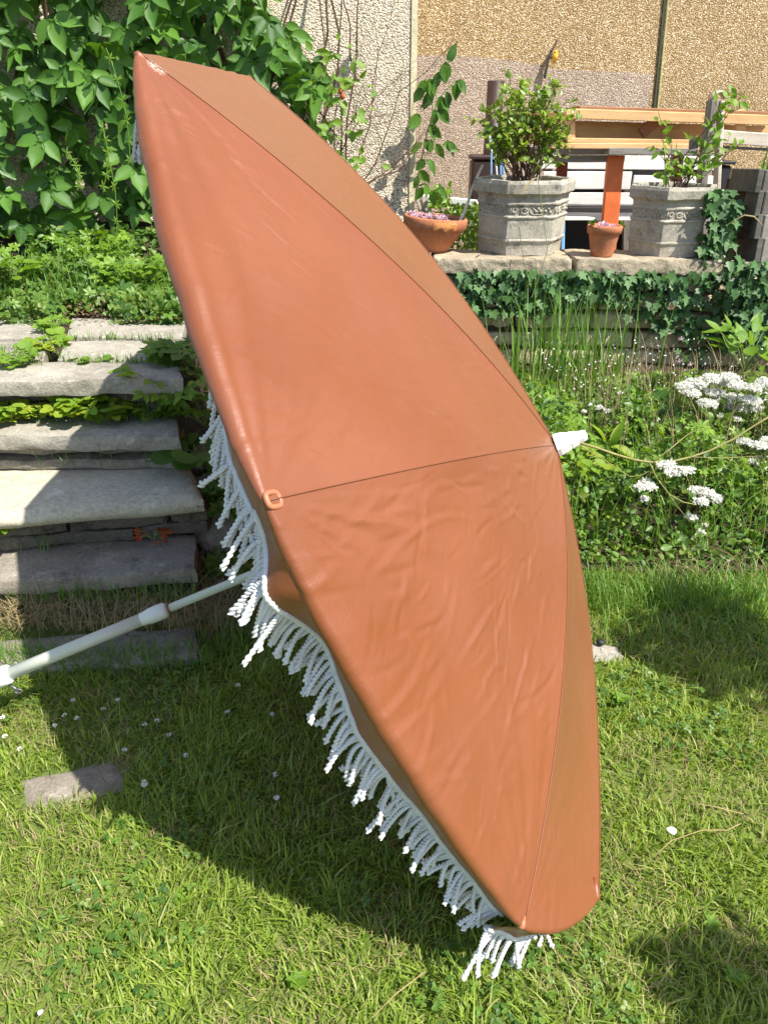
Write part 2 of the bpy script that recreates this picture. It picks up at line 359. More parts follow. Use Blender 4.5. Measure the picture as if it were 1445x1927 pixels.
LEAVES = {
 'ovate': leaf_ovate(.6, .14, .12), 'long': leaf_ovate(.3, .1, .3), 'round': leaf_ovate(.9, .12, .1, 0, (0, .12, .35, .65, .9, 1), (0, .75, 1, .95, .55, 0)),
 'drop': leaf_ovate(.62, .14, .35, .06), 'small': leaf_ovate(.55, .12, .1, 0, (0, .3, .7, 1), (0, .95, .8, 0)),
 'creeper5': compound(leaf_ovate(.48, .16, .22, .06), (-98, -50, 0, 50, 98), (.72, .92, 1, .92, .72)),
 'creeper3': compound(leaf_ovate(.56, .18, .25, .06), (-62, 0, 62), (.85, 1, .85)),
 'tri': compound(leaf_ovate(.8, .12, .12, .04, (0, .12, .35, .65, .9, 1), (0, .7, 1, .9, .5, 0)), (-85, 0, 85), (.8, .85, .8)),
 'five': compound(leaf_ovate(.5, .1, .12, 0, (0, .3, .7, 1), (0, .9, .8, 0)), (-110, -55, 0, 55, 110), (.6, .8, .9, .8, .6)),
}
def ivy_leaf():
    out = [(0, 0), (-.2, -.08), (-.42, .1), (-.3, .3), (-.52, .52), (-.22, .55), (0, 1.0), (.22, .55), (.52, .52), (.3, .3), (.42, .1), (.2, -.08)]
    V = [(0, .35, -.05)] + [(x, y, .06 * abs(x) * 2 - .08 * y * y) for x, y in out]
    n = len(out); return np.array(V, float), np.array([(0, 1 + (i + 1) % n, 1 + i) for i in range(n)])
LEAVES['ivy'] = ivy_leaf()
def frames(Y, N):
    Y = Y / (np.linalg.norm(Y, axis=1)[:, None] + 1e-9); X = np.cross(Y, N); X /= np.linalg.norm(X, axis=1)[:, None] + 1e-9
    return X, Y, np.cross(X, Y)
def leaf_mass(name, shape, P, Y, N, size, m, parent=None, rnd=None, **props):
    P = np.asarray(P, float); n = len(P)
    if n == 0: return
    X, Y, Z = frames(np.asarray(Y, float), np.asarray(N, float)); lv, lf = LEAVES[shape]; size = np.asarray(size).reshape(-1, 1, 1) * np.ones((n, 1, 1))
    V = P[:, None] + size * (lv[None, :, 0:1] * X[:, None] + lv[None, :, 1:2] * Y[:, None] + lv[None, :, 2:3] * Z[:, None])
    F = (lf[None] + (np.arange(n) * len(lv))[:, None, None]).reshape(-1, lf.shape[1])
    r = np.repeat(rng.random(n) if rnd is None else rnd, len(lv))
    props.setdefault('kind', 'stuff')
    return obj(name, mesh(name, V.reshape(-1, 3), F, r, True), m, parent, **props)
_lm = {}
def leaf_parts(kind, P, Y, N, size, m, parent, cap=290, name='leaf', stuff='distant_leaves', key=None):
    """the nearest `cap` leaves as parts sharing meshes, the rest as one mass"""
    P = np.asarray(P, float); Y = np.asarray(Y, float); N = np.asarray(N, float); size = np.asarray(size) * np.ones(len(P))
    sc = size / np.linalg.norm(P - [0, 0, CAMH], axis=1); 
    if key is not None: sc = sc * key
    o_ = np.argsort(-sc)
    X, Yn, Z = frames(Y, N)
    pm = parent.matrix_basis.inverted()
    if (kind, m.name) not in _lm:
        _lm[(kind, m.name)] = []
        for j in range(3):
            lv, lf = LEAVES[kind]; lv = lv.copy(); lv[:, 0] *= 1 + (j - 1) * .12; lv[:, 2] += .1 * (j - 1) * lv[:, 0] * lv[:, 1] + .04 * np.sin(lv[:, 1] * 5 + j)
            me = mesh('leaf', lv, lf, np.zeros(len(lv)), True); me.materials.append(m); _lm[(kind, m.name)].append(me)
    for i in o_[:cap]:
        o = bpy.data.objects.new(name, _lm[(kind, m.name)][int(i) % 3]); COL.objects.link(o); o.parent = parent
        s_ = size[i]; Mx = Matrix((X[i] * s_, Yn[i] * s_, Z[i] * s_)).transposed().to_4x4(); Mx.translation = P[i]
        o.matrix_basis = pm @ Mx
    r_ = o_[cap:]
    if len(r_): leaf_mass(stuff, kind, P[r_], Y[r_], N[r_], size[r_], m, parent)
def rv(n, s=1.0): return rng.normal(0, s, (n, 3))

def blades(name, P, h, wd, m, lean=.5, parent=None, seg=3, rnd=None, dirs=None, **props):
    P = np.asarray(P, float); n = len(P); h = np.asarray(h) * np.ones(n); wd = np.asarray(wd) * np.ones(n)
    a = rng.random(n) * 2 * np.pi; D = np.stack([np.cos(a), np.sin(a), np.zeros(n)], 1)
    if dirs is not None: D = D * .6 + dirs; D /= np.linalg.norm(D, axis=1)[:, None] + 1e-9
    W = np.stack([-D[:, 1], D[:, 0], np.zeros(n)], 1)
    k = np.abs(rng.normal(lean, lean * .5, n)).clip(.05, 1.6)
    V = []
    for i in range(seg + 1):
        t = i / seg; out = h * (k * t * t * .75); up = h * (t - .38 * np.minimum(k, 1.3) * t * t)
        c_ = P + D * out[:, None] + np.array([0, 0, 1.]) * up[:, None]; ww = (wd / 2 * (1 - t ** 1.8))[:, None]
        if i < seg: V += [c_ - W * ww, c_ + W * ww]
        else: V += [c_]
    nv = 2 * seg + 1; V = np.stack(V, 1).reshape(-1, 3); F = []
    for i in range(seg - 1): F += [(2 * i, 2 * i + 1, 2 * i + 3), (2 * i, 2 * i + 3, 2 * i + 2)]
    F += [(2 * seg - 2, 2 * seg - 1, 2 * seg)]
    F = (np.array(F)[None] + (np.arange(n) * nv)[:, None, None]).reshape(-1, 3)
    r = np.repeat(rng.random(n) if rnd is None else rnd, nv)
    props.setdefault('kind', 'stuff')
    return obj(name, mesh(name, V, F, r, True), m, parent, **props)
def fnoise(P, f, o=0.0):
    return np.array([noise.noise(Vector((p[0] * f + o, p[1] * f - o, p[2] * f))) for p in P])

# ------------------------------------------------------------------ ground sheets
def lawn_z(x, y):
    return .012 * math.sin(x * 3.1 + 1) * math.cos(y * 2.7) + .004 * math.sin(9 * x) 
def sheet(name, x0, x1, y0, y1, z, m, nx=2, ny=2, fz=None):
    V = [(x0 + (x1 - x0) * i / nx, y0 + (y1 - y0) * j / ny, 0) for j in range(ny + 1) for i in range(nx + 1)]
    V = [(x, y, z + (fz(x, y) if fz else 0)) for x, y, _ in V]
    F = [(j * (nx + 1) + i, j * (nx + 1) + i + 1, (j + 1) * (nx + 1) + i + 1, (j + 1) * (nx + 1) + i) for j in range(ny) for i in range(nx)]
    return obj(name, mesh(name, V, F, None, True), m, kind='structure')
b = NB('lawn soil'); c = b.ramp(b.noise(7, 6, .7), [(.3, (.1, .15, .03)), (.55, (.15, .2, .045)), (.78, (.22, .19, .09))])
M['lawn'] = b.pbr(c, 1, b.bump(b.noise(60, 5), .02, 1), .1)
sheet('ground', -60, 60, -60, 80, -.06, M['earth'])
sheet('lawn', -3.2, 3.6, -1.5, 2.6, -.005, M['lawn'], 70, 50, lawn_z)
def border_z(x, y): return .03 + .05 * max(0, min(1, (y - 2.1) / 1.2)) + .015 * math.sin(5 * x + y * 3)
sheet('border_soil', -.55, 4.5, 2.02, 4.3, -.01, M['soil'], 50, 30, border_z)
sheet('terrace', -.2, 7, 4.3, 9, .35, M['gravel'])
sheet('planting_bed', -4.5, .02, 3.2, 4.76, .5, M['soil'], 50, 22, lambda x, y: .06 + .16 * max(0, (y - 3.4)) + .03 * math.sin(4 * x + 3 * y))

# ------------------------------------------------------------------ house walls
def wall_quad(name, pts_front, depth, m, **kw):
    """vertical slab given two ground corners (front face) and heights"""
    (x0, y0), (x1, y1), z0, z1 = pts_front
    d = Vector((x1 - x0, y1 - y0, 0)).normalized(); nrm = Vector((-d.y, d.x, 0)) * depth
    a = [Vector((x0, y0, z0)), Vector((x1, y1, z0))]; V = [a[0], a[1], a[1] + nrm, a[0] + nrm]; V += [v + Vector((0, 0, z1 - z0)) for v in V]
    return obj(name, mesh(name, V, box_vf((0, 0, 0), (1, 1, 1))[1]), m, **kw)
XC = .178
house = thing('house_wall', 'cream pebbledash house wall projecting behind the creeper', 'wall', (-2, 4.8, 0))
wall_quad('pebbledash', ((-6, 4.78 - .12 * 6), (XC - .03, 4.78), -.1, 4.2), .3, M['wall_cream'], parent=house)
wall_quad('return_wall', ((XC - .062, 5.09), (XC - .06, 7.4), -.1, 4.2), .3, M['wall_cream'], parent=house)
wall_quad('corner_bead', ((XC - .029, 4.772), (XC + .004, 4.772), -.1, 4.2), .31, M['render'], parent=house)
back = thing('garden_wall', 'golden pebbledash wall with a paler pinkish patch low down', 'wall', (2, 6.5, 0))
yb = lambda x: 6.25 + .16 * x
xa, xb_ = -.1, 9
p1 = GY(782, 105, yb(.2)); 
wall_quad('pebbledash', ((xa, yb(xa)), (xb_, yb(xb_)), -.1, 4.4), .3, M['wall_gold'], parent=back)
# pinkish patch: a skim 12 mm proud with an uneven top edge
top = [(782, 104), (850, 104), (905, 107), (960, 113), (1015, 122), (1022, 128), (1075, 131), (1130, 134), (1180, 136), (1228, 139)]
V = []
for i, (px, py) in enumerate(top):
    for off in (0.012,):
        xx = GY(px, py, 6.3).x; P_ = GY(px, py, yb(xx) - off); P_ = GY(px, py, yb(P_.x) - off); V += [(P_.x, P_.y, -.08), (P_.x, P_.y, P_.z)]
n = len(V); V2 = V + [(x, y + .02, z) for x, y, z in V]
F = [(2 * i, 2 * i + 2, 2 * i + 3, 2 * i + 1) for i in range(len(top) - 1)] + [(2 * i + 1, 2 * i + 3, n + 2 * i + 3, n + 2 * i + 1) for i in range(len(top) - 1)] + [(n - 2, n + n - 2, n + n - 1, n - 1)]
obj('pink_skim_coat', mesh('pink_skim_coat', V2, F), M['wall_pink'], back)
# movement joint
j0 = GY(1256, 0, 6.4); j1 = GY(1232, 200, 6.4)
j0 = GY(1256, -60, yb(j0.x) - .006); j1 = GY(1232, 200, yb(j1.x) - .006)
jn = thing('wall_joint', 'dark upright joint running down the golden pebbledash wall', 'joint', j1)
jd = (j1 - j0).normalized(); low = j1 + jd * 1.1; low.y = yb(low.x) - .006
obj('joint_gap', beam_mesh('joint_gap', j0, low, .012, .02, Vector((1, .16, 0)), 0), M['joint'], jn)
obj('joint_edge', beam_mesh('joint_edge', j0 + Vector((.022, -.004, 0)), low + Vector((.022, -.004, 0)), .016, .014, Vector((1, .16, 0)), .002), M['joint_edge'], jn)
# garden tap
tp = GY(1036, 100, yb(1.3) - .05); tap = thing('garden_tap', 'small outdoor tap with a yellow hose connector on the wall', 'tap', tp)
mb = MB(); mb.add(*tube_vf([tp + Vector((.0, .1, -.01)), tp + Vector((0, -.02, -.01)), tp + Vector((.0, -.06, -.03))], .014, 8)); mb.add(*tube_vf([tp + Vector((-.03, 0, -.16)), tp + Vector((-.02, -.01, -.05)), tp + Vector((.0, -.02, .02))], .011, 8)); mb.build('tap_body', M['dark_metal'], tap, True)
obj('lever', beam_mesh('lever', tp + Vector((0, -.03, .01)), tp + Vector((.03, -.05, .08)), .018, .01), M['dark_metal'], tap)
mb = MB(); mb.add(*lathe_vf([(0, -.07), (.012, -.07), (.012, -.045), (.02, -.04), (.02, -.012), (.014, -.005), (.018, .0), (.018, .01), (0, .01)], 10, tp + Vector((.022, -.06, .0)))); mb.build('hose_connector', M['yellow_plastic'], tap, True)

# ------------------------------------------------------------------ retaining wall with coping
YW = lambda x: 4.10 - .055 * x
ret = thing('retaining_wall', 'low sandstone block wall under the stone planters', 'wall', (1, 4.1, 0))
def cope(px0, px1, ztop, th, i):
    a = GZ(px0, 487, ztop).x; c_ = GZ(px1, 487, ztop).x
    tl = Vector((a, YW(a) + .32, ztop)); tr = Vector((c_, YW(c_) + .32, ztop)); br = Vector((c_, YW(c_) - .02, ztop)); bl = Vector((a, YW(a) - .02, ztop))
    obj('coping_stone', stone_mesh('coping_stone', tl, tr, br, bl, th, (60, 16, 8), .009, 9, .1, i * 3.3), M['coping'], ret)
cope(560, 815, .655, .075, 0); cope(818, 1078, .652, .08, 1); cope(1085, 1356, .655, .078, 2)
z = .565; row = 0
while z > -.05:
    x = -.2 - (.2 if row % 2 else 0)
    while x < 2.6:
        L = random.choice([.34, .42, .5, .46]); h = .088; y0 = YW(x) + .035 + random.uniform(-.006, .006)
        x1 = x + L - .012
        obj('stone_block', stone_mesh('stone_block', Vector((x, y0 + .12, z)), Vector((x1, y0 + .12, z)), Vector((x1, y0, z)), Vector((x, y0, z)), h, (12, 3, 5), .012, 11, .22, x * 7 + row), M['block'], ret)
        x += L
    z -= .102; row += 1
mb = MB(); mb.add(*box_vf((-.5, 4.12, -.05), (3.2, 4.3, .57))); mb.build('mortar_core', M['soil'], ret)

# ------------------------------------------------------------------ garden steps
steps = thing('garden_steps', 'weathered stone garden steps rising beside the lawn', 'steps', (-.9, 2.3, 0))
def slab(name, bl, br, tl, tr, z, th, m, seg=(40, 12, 5), rough=.008, bev=.25, left=-1.6, seed=0.0, label=None):
    BL, BR, TL, TR = GZ(*bl, z), GZ(*br, z), GZ(*tl, z), GZ(*tr, z)
    def ext(A, B): d = (A - B); d = d / max(.01, abs(d.x)); return A + d * max(0, A.x - left)
    if bl[0] <= 0 and left is not None: BL = ext(BL, BR); TL = ext(TL, TR)
    o = obj(name, stone_mesh(name, TL, TR, BR, BL, th, seg, rough, 6, bev, seed), m, steps)
    if label: o['label'] = label
    return o
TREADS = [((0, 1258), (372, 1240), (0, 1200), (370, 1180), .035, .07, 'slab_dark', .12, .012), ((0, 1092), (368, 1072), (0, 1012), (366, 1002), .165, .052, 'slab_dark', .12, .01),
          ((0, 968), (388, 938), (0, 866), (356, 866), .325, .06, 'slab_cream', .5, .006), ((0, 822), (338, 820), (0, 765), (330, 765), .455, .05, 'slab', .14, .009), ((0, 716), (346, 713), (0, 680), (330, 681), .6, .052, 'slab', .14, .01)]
for i, (bl, br, tl, tr, z, th, m_, bev, rg) in enumerate(TREADS):
    slab('tread_slab', bl, br, tl, tr, z, th, M[m_], seed=i * 3 + 1, rough=rg, bev=bev, label='broad cream stone tread with a rounded front edge' if i == 2 else None)
    if i == 0: continue
    zb = TREADS[i - 1][4]; zt_ = z - th; A = GZ(*bl, z); B = GZ(*br, z); d = (B - A); d.z = 0; k2 = 2 if i != 2 else 2
    A = A + d * ((-1.6 - A.x) / d.x); hh = (zt_ - zb) / k2
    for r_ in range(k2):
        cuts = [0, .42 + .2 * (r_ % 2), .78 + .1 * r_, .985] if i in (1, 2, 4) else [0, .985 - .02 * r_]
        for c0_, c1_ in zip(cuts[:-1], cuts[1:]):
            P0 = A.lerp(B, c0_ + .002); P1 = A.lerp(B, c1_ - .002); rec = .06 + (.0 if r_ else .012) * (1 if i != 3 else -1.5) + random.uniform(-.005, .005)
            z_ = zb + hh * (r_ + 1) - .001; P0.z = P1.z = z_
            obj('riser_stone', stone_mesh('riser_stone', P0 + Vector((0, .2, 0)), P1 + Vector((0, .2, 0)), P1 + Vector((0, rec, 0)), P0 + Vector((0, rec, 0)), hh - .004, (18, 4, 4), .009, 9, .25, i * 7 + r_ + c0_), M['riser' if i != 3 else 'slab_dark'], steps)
for i, (q, nm) in enumerate([(((0, 678), (84, 678), (0, 641), (92, 641)), 1), (((108, 677), (332, 679), (120, 640), (318, 640)), 2), (((0, 636), (96, 636), (0, 601), (100, 600)), 3), (((124, 634), (345, 637), (136, 597), (350, 601)), 4)]):
    slab('paving_slab', *q, .603, .05, M['slab'], (22, 8, 3), .004, .15, -1.7, 20 + i)
mb = MB()
for (p, z, th) in (((0, 372, 1170, 700), .02, .1),): pass
def fill(y0, y1, z1, xr): mb.add(*box_vf((-2.2, y0, -.05), (xr, y1, z1)))
fill(GZ(100, 1020, .16).y, 5, .1, -.62); fill(GZ(100, 895, .3).y + .06, 5, .25, -.62); fill(GZ(100, 780, .45).y + .04, 5, .4, -.72); fill(GZ(100, 700, .6).y + .02, 4.0, .545, -.74)
mb.build('earth_core', M['soil'], steps)
# side retaining stones right of the flight
for i, (px, py, z, s_) in enumerate([(400, 985, .2, .16), (392, 1060, .1, .14), (372, 905, .3, .12), (405, 1130, .03, .12), (365, 830, .4, .1)]):
    p = GZ(px, py, z); a = s_ / 2
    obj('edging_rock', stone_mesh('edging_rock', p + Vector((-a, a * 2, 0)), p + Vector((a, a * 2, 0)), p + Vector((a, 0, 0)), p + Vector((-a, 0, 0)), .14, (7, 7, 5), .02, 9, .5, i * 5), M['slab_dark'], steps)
# bank of earth between steps and border
def bank(x, y): 
    return 0
V = []; nx, ny = 22, 34
for j in range(ny + 1):
    for i in range(nx + 1):
        x = -.68 + 1.1 * i / nx; y = 1.85 + 2.5 * j / ny; t = max(0, min(1, (y - 1.95) / 1.6)); u = max(0, 1 - i / nx * 1.3)
        V.append((x, y, -.03 + .58 * t * u + .03 * noise.noise(Vector((x * 6, y * 6, 0)))))
F = [(j * (nx + 1) + i, j * (nx + 1) + i + 1, (j + 1) * (nx + 1) + i + 1, (j + 1) * (nx + 1) + i) for j in range(ny) for i in range(nx)]
obj('earth_bank', mesh('earth_bank', V, F, None, True), M['soil'], kind='structure')
# flat stones in the lawn
P4 = [GZ(36, 1462, .010), GZ(222, 1424, .010), GZ(246, 1488, .010), GZ(46, 1540, .010)]
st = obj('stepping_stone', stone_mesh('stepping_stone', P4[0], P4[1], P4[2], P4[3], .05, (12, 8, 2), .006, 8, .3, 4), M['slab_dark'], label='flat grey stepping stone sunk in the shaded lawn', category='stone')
P4 = [GZ(1085, 1205, .02), GZ(1160, 1210, .02), GZ(1175, 1232, .02), GZ(1090, 1236, .02)]
obj('stepping_stone', stone_mesh('stepping_stone', *P4, .05, (10, 6, 2), .012, 9, .4, 8), M['slab'], label='rough pale stone in the grass right beside the parasol canopy', category='stone')
pb = GZ(1130, 1208, .035); mb = MB(); bm = bmesh.new(); bmesh.ops.create_icosphere(bm, subdivisions=2, radius=.012); bm.verts.ensure_lookup_table()
V = [(pb.x + v.co.x * 1.1, pb.y + v.co.y, pb.z + v.co.z * .7 + .002 * noise.noise(v.co * 99)) for v in bm.verts]; F = [tuple(v.index for v in f.verts) for f in bm.faces]; bm.free()
obj('pebble', mesh('pebble', V, F, None, True), M['black'], label='small black pebble lying on the rough pale stone', category='pebble')

# ------------------------------------------------------------------ stone planters
def hex_planter(name, label, c, r, H, rot, sidem):
    t = thing(name, label, 'planter', c)
    k = r / .285; h = H / .43
    prof = [(.0, .0), (.236, 0), (.239, .045), (.243, .078), (.251, .082), (.254, .09), (.251, .098), (.244, .1), (.245, .106), (.25, .215), (.256, .219), (.258, .226), (.254, .232), (.245, .236), (.248, .29), (.258, .294), (.26, .302), (.256, .31), (.253, .314), (.255, .338), (.268, .35), (.283, .36), (.287, .41), (.28, .43), (.25, .43), (.246, .42), (.236, .37), (0, .372)]
    # subdivide the six sides for wear
    V = []; nn = 10; sides = 6 * nn
    for (q, z) in prof:
        for s_ in range(6):
            a0 = rot + s_ * math.pi / 3; a1 = a0 + math.pi / 3
            for u in range(nn):
                f = u / nn; x = q * k * ((1 - f) * math.cos(a0) + f * math.cos(a1)); y = q * k * ((1 - f) * math.sin(a0) + f * math.sin(a1))
                p = Vector((x, y, z * h)); nv = noise.noise_vector((p + Vector(c)) * 16) * .0035 + noise.noise_vector((p + Vector(c)) * 50) * .0015
                if u == 0 and q > .2: p.x *= .99; p.y *= .99
                V.append(p + Vector(c) + nv)
    n = len(prof)
    F = [(i * sides + a, i * sides + (a + 1) % sides, (i + 1) * sides + (a + 1) % sides, (i + 1) * sides + a) for i in range(n - 2) for a in range(sides)]
    F2 = [(i * sides + a, i * sides + (a + 1) % sides, (i + 1) * sides + (a + 1) % sides, (i + 1) * sides + a) for i in range(n - 2, n - 1) for a in range(sides)]
    me = mesh('bowl', V, F); obj('bowl', me, M['planter'], t)
    obj('soil_fill', mesh('soil_fill', V[(n - 2) * sides:], [(a, (a + 1) % sides, sides + (a + 1) % sides, sides + a) for a in range(sides)]), M['soil'], t)
    # raised frieze ornament on the facets facing the garden
    for s_ in range(6):
        am = rot + s_ * math.pi / 3 + math.pi / 6
        nrm = Vector((math.cos(am), math.sin(am), 0)); tg = Vector((-math.sin(am), math.cos(am), 0)); 
        if nrm.y > .35: continue
        ap = .2465 * k * math.cos(math.pi / 6); half = .5 * .2465 * k; base = Vector(c) + nrm * (ap + .0) + Vector((0, 0, .263 * h))
        mb = MB()
        def crv(pts, rr=.0042):
            mb.add(*tube_vf([base + tg * (half * x) + Vector((0, 0, .026 * h * y)) + nrm * .001 for x, y in pts], rr, 6))
        for q0 in (-.72,):
            crv([(q0 + .14 * math.cos(a) * (1 - a / 12), .72 * math.sin(a) * (1 - a / 12)) for a in np.linspace(0, 7, 16)])
            crv([(q0 - .17, .9), (q0 - .2, -.9)], .003); crv([(q0 + .22 + .03 * math.sin(a * 3), -1 + 2 * a) for a in np.linspace(0, 1, 6)], .003)
        crv([(-.42, .95), (-.1, .95), (-.1, .3), (-.05, -.4), (.08, -.9), (.5, -.8)])
        crv([(-.3 + .15 * math.cos(a), -.1 + .65 * math.sin(a)) for a in np.linspace(0, 2 * math.pi, 12)], .006)
        crv([(-.36, -.3), (-.22, .1), (-.15, .4)], .005)
        crv([(.0, .95), (.12, .2), (.3, -.2), (.48, .3), (.6, .9), (.95, .9)])
        for q0, z0 in ((.3, .35), (.42, -.25), (.2, -.25), (.62, -.2), (.75, .3), (.82, -.4)):
            crv([(q0 - .05, z0), (q0 + .05, z0 + .1)], .0085)
        mb.build('frieze_relief', M['planter'], t, True)
    return t
cz = .654
cL = (GZ(987, 480, cz).x, 4.33, cz); cR = (GZ(1266, 484, cz).x, 4.2 + .05, cz)
plL = hex_planter('stone_planter', 'hexagonal stone planter full of leafy bright green bush', cL, .278, .367, R(182.5), 0)
plR = hex_planter('stone_planter', 'hexagonal stone planter with sparse twiggy shoots, corner facing front', cR, .240, .34, R(246), 0)
def pot(name, label, cat, c, prof, extra=None, tilt=0.0, sides=40):
    t = thing(name, label, cat, c); V, F = lathe_vf(prof, sides, wob=.012)
    Mx = Matrix.Rotation(tilt, 3, 'Y'); V = [Mx @ Vector(v) + Vector(c) for v in V]
    obj('pot_body', mesh('pot_body', V, F, None, True), M['terracotta'], t); return t, Mx
cb = GZ(812, 470, cz); cb = Vector((cb.x, 4.27, cz)); 
bw, Mb = pot('terracotta_bowl', 'wide ribbed terracotta bowl with a flaked rim', 'bowl', cb + Vector((0, 0, .004)),
  [(0, 0), (.075, 0), (.082, .006), (.098, .03), (.11, .05), (.113, .052), (.116, .06), (.12, .062), (.123, .07), (.127, .072), (.130, .08), (.134, .082), (.137, .09), (.141, .092), (.147, .108), (.150, .118), (.162, .121), (.172, .127), (.174, .17), (.169, .178), (.158, .178), (.155, .17), (.14, .14), (0, .145)], tilt=R(4.5))
# flaked patch on the rim
V = []; nn = 12
for j in range(5):
    for i in range(nn + 1):
        a = R(262 + 48 * i / nn); z_ = .128 + .046 * j / 4 - (.006 * math.sin(i * 1.3) if j == 0 else 0); q = .1755 + .003 * abs(noise.noise(Vector((i * .9, j * 1.1, 0)))) - (.006 if j in (0, 4) or i in (0, nn) else 0)
        V.append(Mb @ Vector((q * math.cos(a), q * math.sin(a), z_)) + cb + Vector((0, 0, .004)))
obj('flaked_rim_patch', mesh('flaked_rim_patch', V, [(j * (nn + 1) + i, j * (nn + 1) + i + 1, (j + 1) * (nn + 1) + i + 1, (j + 1) * (nn + 1) + i) for j in range(4) for i in range(nn)], None, True), M['terracotta_raw'], bw)
V, F = lathe_vf([(.156, .165), (0, .166)], 24); obj('soil_fill', mesh('soil_fill', [Mb @ Vector(v) + cb for v in V], F), M['soil'], bw)
def rosettes(name, label, cat, cen, Mx, rad, n, size, m, nl=14, parent=None):
    t = thing(name, label, cat, cen)
    for q in range(n):
        a = rng.random() * 6.28; rr = rad * math.sqrt(rng.random()); c_ = Vector(cen) + Mx @ Vector((rr * math.cos(a), rr * math.sin(a), 0))
        th = np.arange(nl) * 2.4; el = np.linspace(.2, 1.2, nl); Y = np.stack([np.cos(th) * np.cos(el), np.sin(th) * np.cos(el), np.sin(el)], 1)
        leaf_mass('rosette', 'small', np.tile(np.array(c_), (nl, 1)), Y, np.tile([0, 0, 1.], (nl, 1)) + rv(nl, .1), size * rng.uniform(.7, 1.3), m, t, kind='thing')
    return t
rosettes('houseleeks', 'pale pink rosettes filling the wide terracotta bowl', 'houseleeks', cb + Vector((-.03, 0, .172)), Mb, .115, 22, .026, M['pink_petal'])
cp = GZ(1128, 480, cz); cp = Vector((cp.x, 4.12, cz))
sp, _ = pot('terracotta_pot', 'small terracotta flowerpot between the two stone planters', 'flowerpot', cp,
  [(q * .88, z_ * .88) for q, z_ in [(0, 0), (.062, 0), (.066, .01), (.088, .125), (.090, .13), (.1, .132), (.104, .17), (.101, .176), (.093, .176), (.088, .15), (0, .152)]])
rosettes('houseleeks', 'pink rosette and green buds in the small terracotta pot', 'houseleeks', cp + Vector((0, 0, .142)), Matrix.Identity(3), .05, 6, .034, M['pink_petal'])
t = thing('succulent', 'small grey green buds on the left rim of the terracotta flowerpot', 'succulent', cp + Vector((-.09, -.01, .17)))
for dx, dz in ((-.1, .012), (-.075, .02), (-.085, .004), (.085, .01), (.1, -.006)):
    nl = 12; th = np.arange(nl) * 2.4; el = np.linspace(0, 1.3, nl); c_ = cp + Vector((dx * .88, -.03, .152 + dz))
    leaf_mass('bud', 'small', np.tile(np.array(c_), (nl, 1)), np.stack([np.cos(th) * np.cos(el), np.sin(th) * np.cos(el), np.sin(el)], 1), np.tile([0, 0, 1.], (nl, 1)) + rv(nl, .1), .02, M['herb'], t, kind='thing')

# ------------------------------------------------------------------ things on the terrace
def board(name, m, a, b_, wd, ht, parent, up=Vector((0, 0, 1)), bev=.004, wear=.0015, **p):
    return obj(name, beam_mesh(name, a, b_, wd, ht, up, bev, 1, wear, random.random() * 50), m, parent, **p)
YT = 5.25
def Zat(py, y): return GY(722, py, y).z
def Xat(px, py, y): return GY(px, py, y).x
# picnic table: grey top planks, orange legs
tab = thing('garden_table', 'weathered plank table on orange painted legs', 'table', (1.5, YT, .35))
zt = Zat(284, YT)
for i, (yy, x0, x1) in enumerate([(YT, 1140, 1306), (YT + .13, 1010, 1300), (YT + .27, 1000, 1330), (YT + .41, 1000, 1330)]):
    board('top_plank', M['grey_wood'], (Xat(x0, 284, YT), yy, zt - (.006 if i else 0)), (Xat(x1, 284, YT), yy, zt - .004), .12, .04, tab, wear=.004)
board('leg', M['orange_paint'], (Xat(1158, 290, YT + .08), YT + .08, zt - .03), (Xat(1146, 470, YT), YT + .02, .35), .05, .105, tab, Vector((1, 0, 0)))
board('leg', M['orange_paint_shade'], (Xat(1060, 290, YT + .35), YT + .38, zt - .03), (Xat(1056, 470, YT + .3), YT + .38, .35), .05, .07, tab, Vector((1, 0, 0)))
board('apron', M['grey_wood'], (Xat(1040, 292, YT + .1), YT + .1, zt - .05), (Xat(1175, 292, YT + .1), YT + .1, zt - .05), .03, .04, tab, wear=.004)
board('leg', M['orange_paint_shade'], (Xat(1275, 300, YT + .35), YT + .38, zt - .03), (Xat(1275, 470, YT + .3), YT + .38, .35), .05, .07, tab, Vector((1, 0, 0)))
# crate of new timber on the table
cr = thing('timber_crate', 'long crate of new orange timber lying on the plank table', 'crate', (2, YT, zt))
def seg2(name, m, px0, py0, px1, py1, y, wd, hpx, wear=.001, par=None):
    a = GY(px0, py0, y); b_ = GY(px1, py1, y); h = hpx * .0033
    return board(name, m, a, b_, wd, h, par or cr, wear=wear)
seg2('top_rail', M['new_wood'], 1078, 214, 1470, 227, YT + .02, .03, 17)
seg2('lid_board', M['new_wood_dark'], 1082, 203, 1470, 215, YT + .14, .24, 6)
seg2('back_board', M['new_wood'], 1075, 245, 1470, 256, YT + .26, .025, 34)
seg2('bottom_rail', M['new_wood'], 1066, 264, 1318, 268, YT + .05, .03, 9)
seg2('base_rail', M['new_wood'], 1030, 274, 1312, 276, YT - .02, .04, 10)
seg2('end_board', M['new_wood_dark'], 962, 240, 1068, 242, YT + .2, .03, 56)
for px in (1072, 1392): board('post', M['new_wood'], GY(px, 206, YT + .06), GY(px, 262, YT + .06), .03, .06, cr, Vector((1, 0, 0)))
board('cross_block', M['new_wood_dark'], GY(1235, 226, YT + .14), GY(1205, 252, YT + .14), .03, .07, cr, Vector((1, 0, 0)))
# pallet plank on the right
pk = thing('pale_plank', 'pale bleached plank beside the timber crate at the right', 'plank', GY(1400, 262, YT - .2))
seg2('board', M['bone_wood'], 1344, 256, 1475, 266, YT - .15, .03, 22, .002, pk); seg2('under_batten', M['grey_wood'], 1320, 275, 1475, 283, YT - .1, .06, 5, .002, pk)
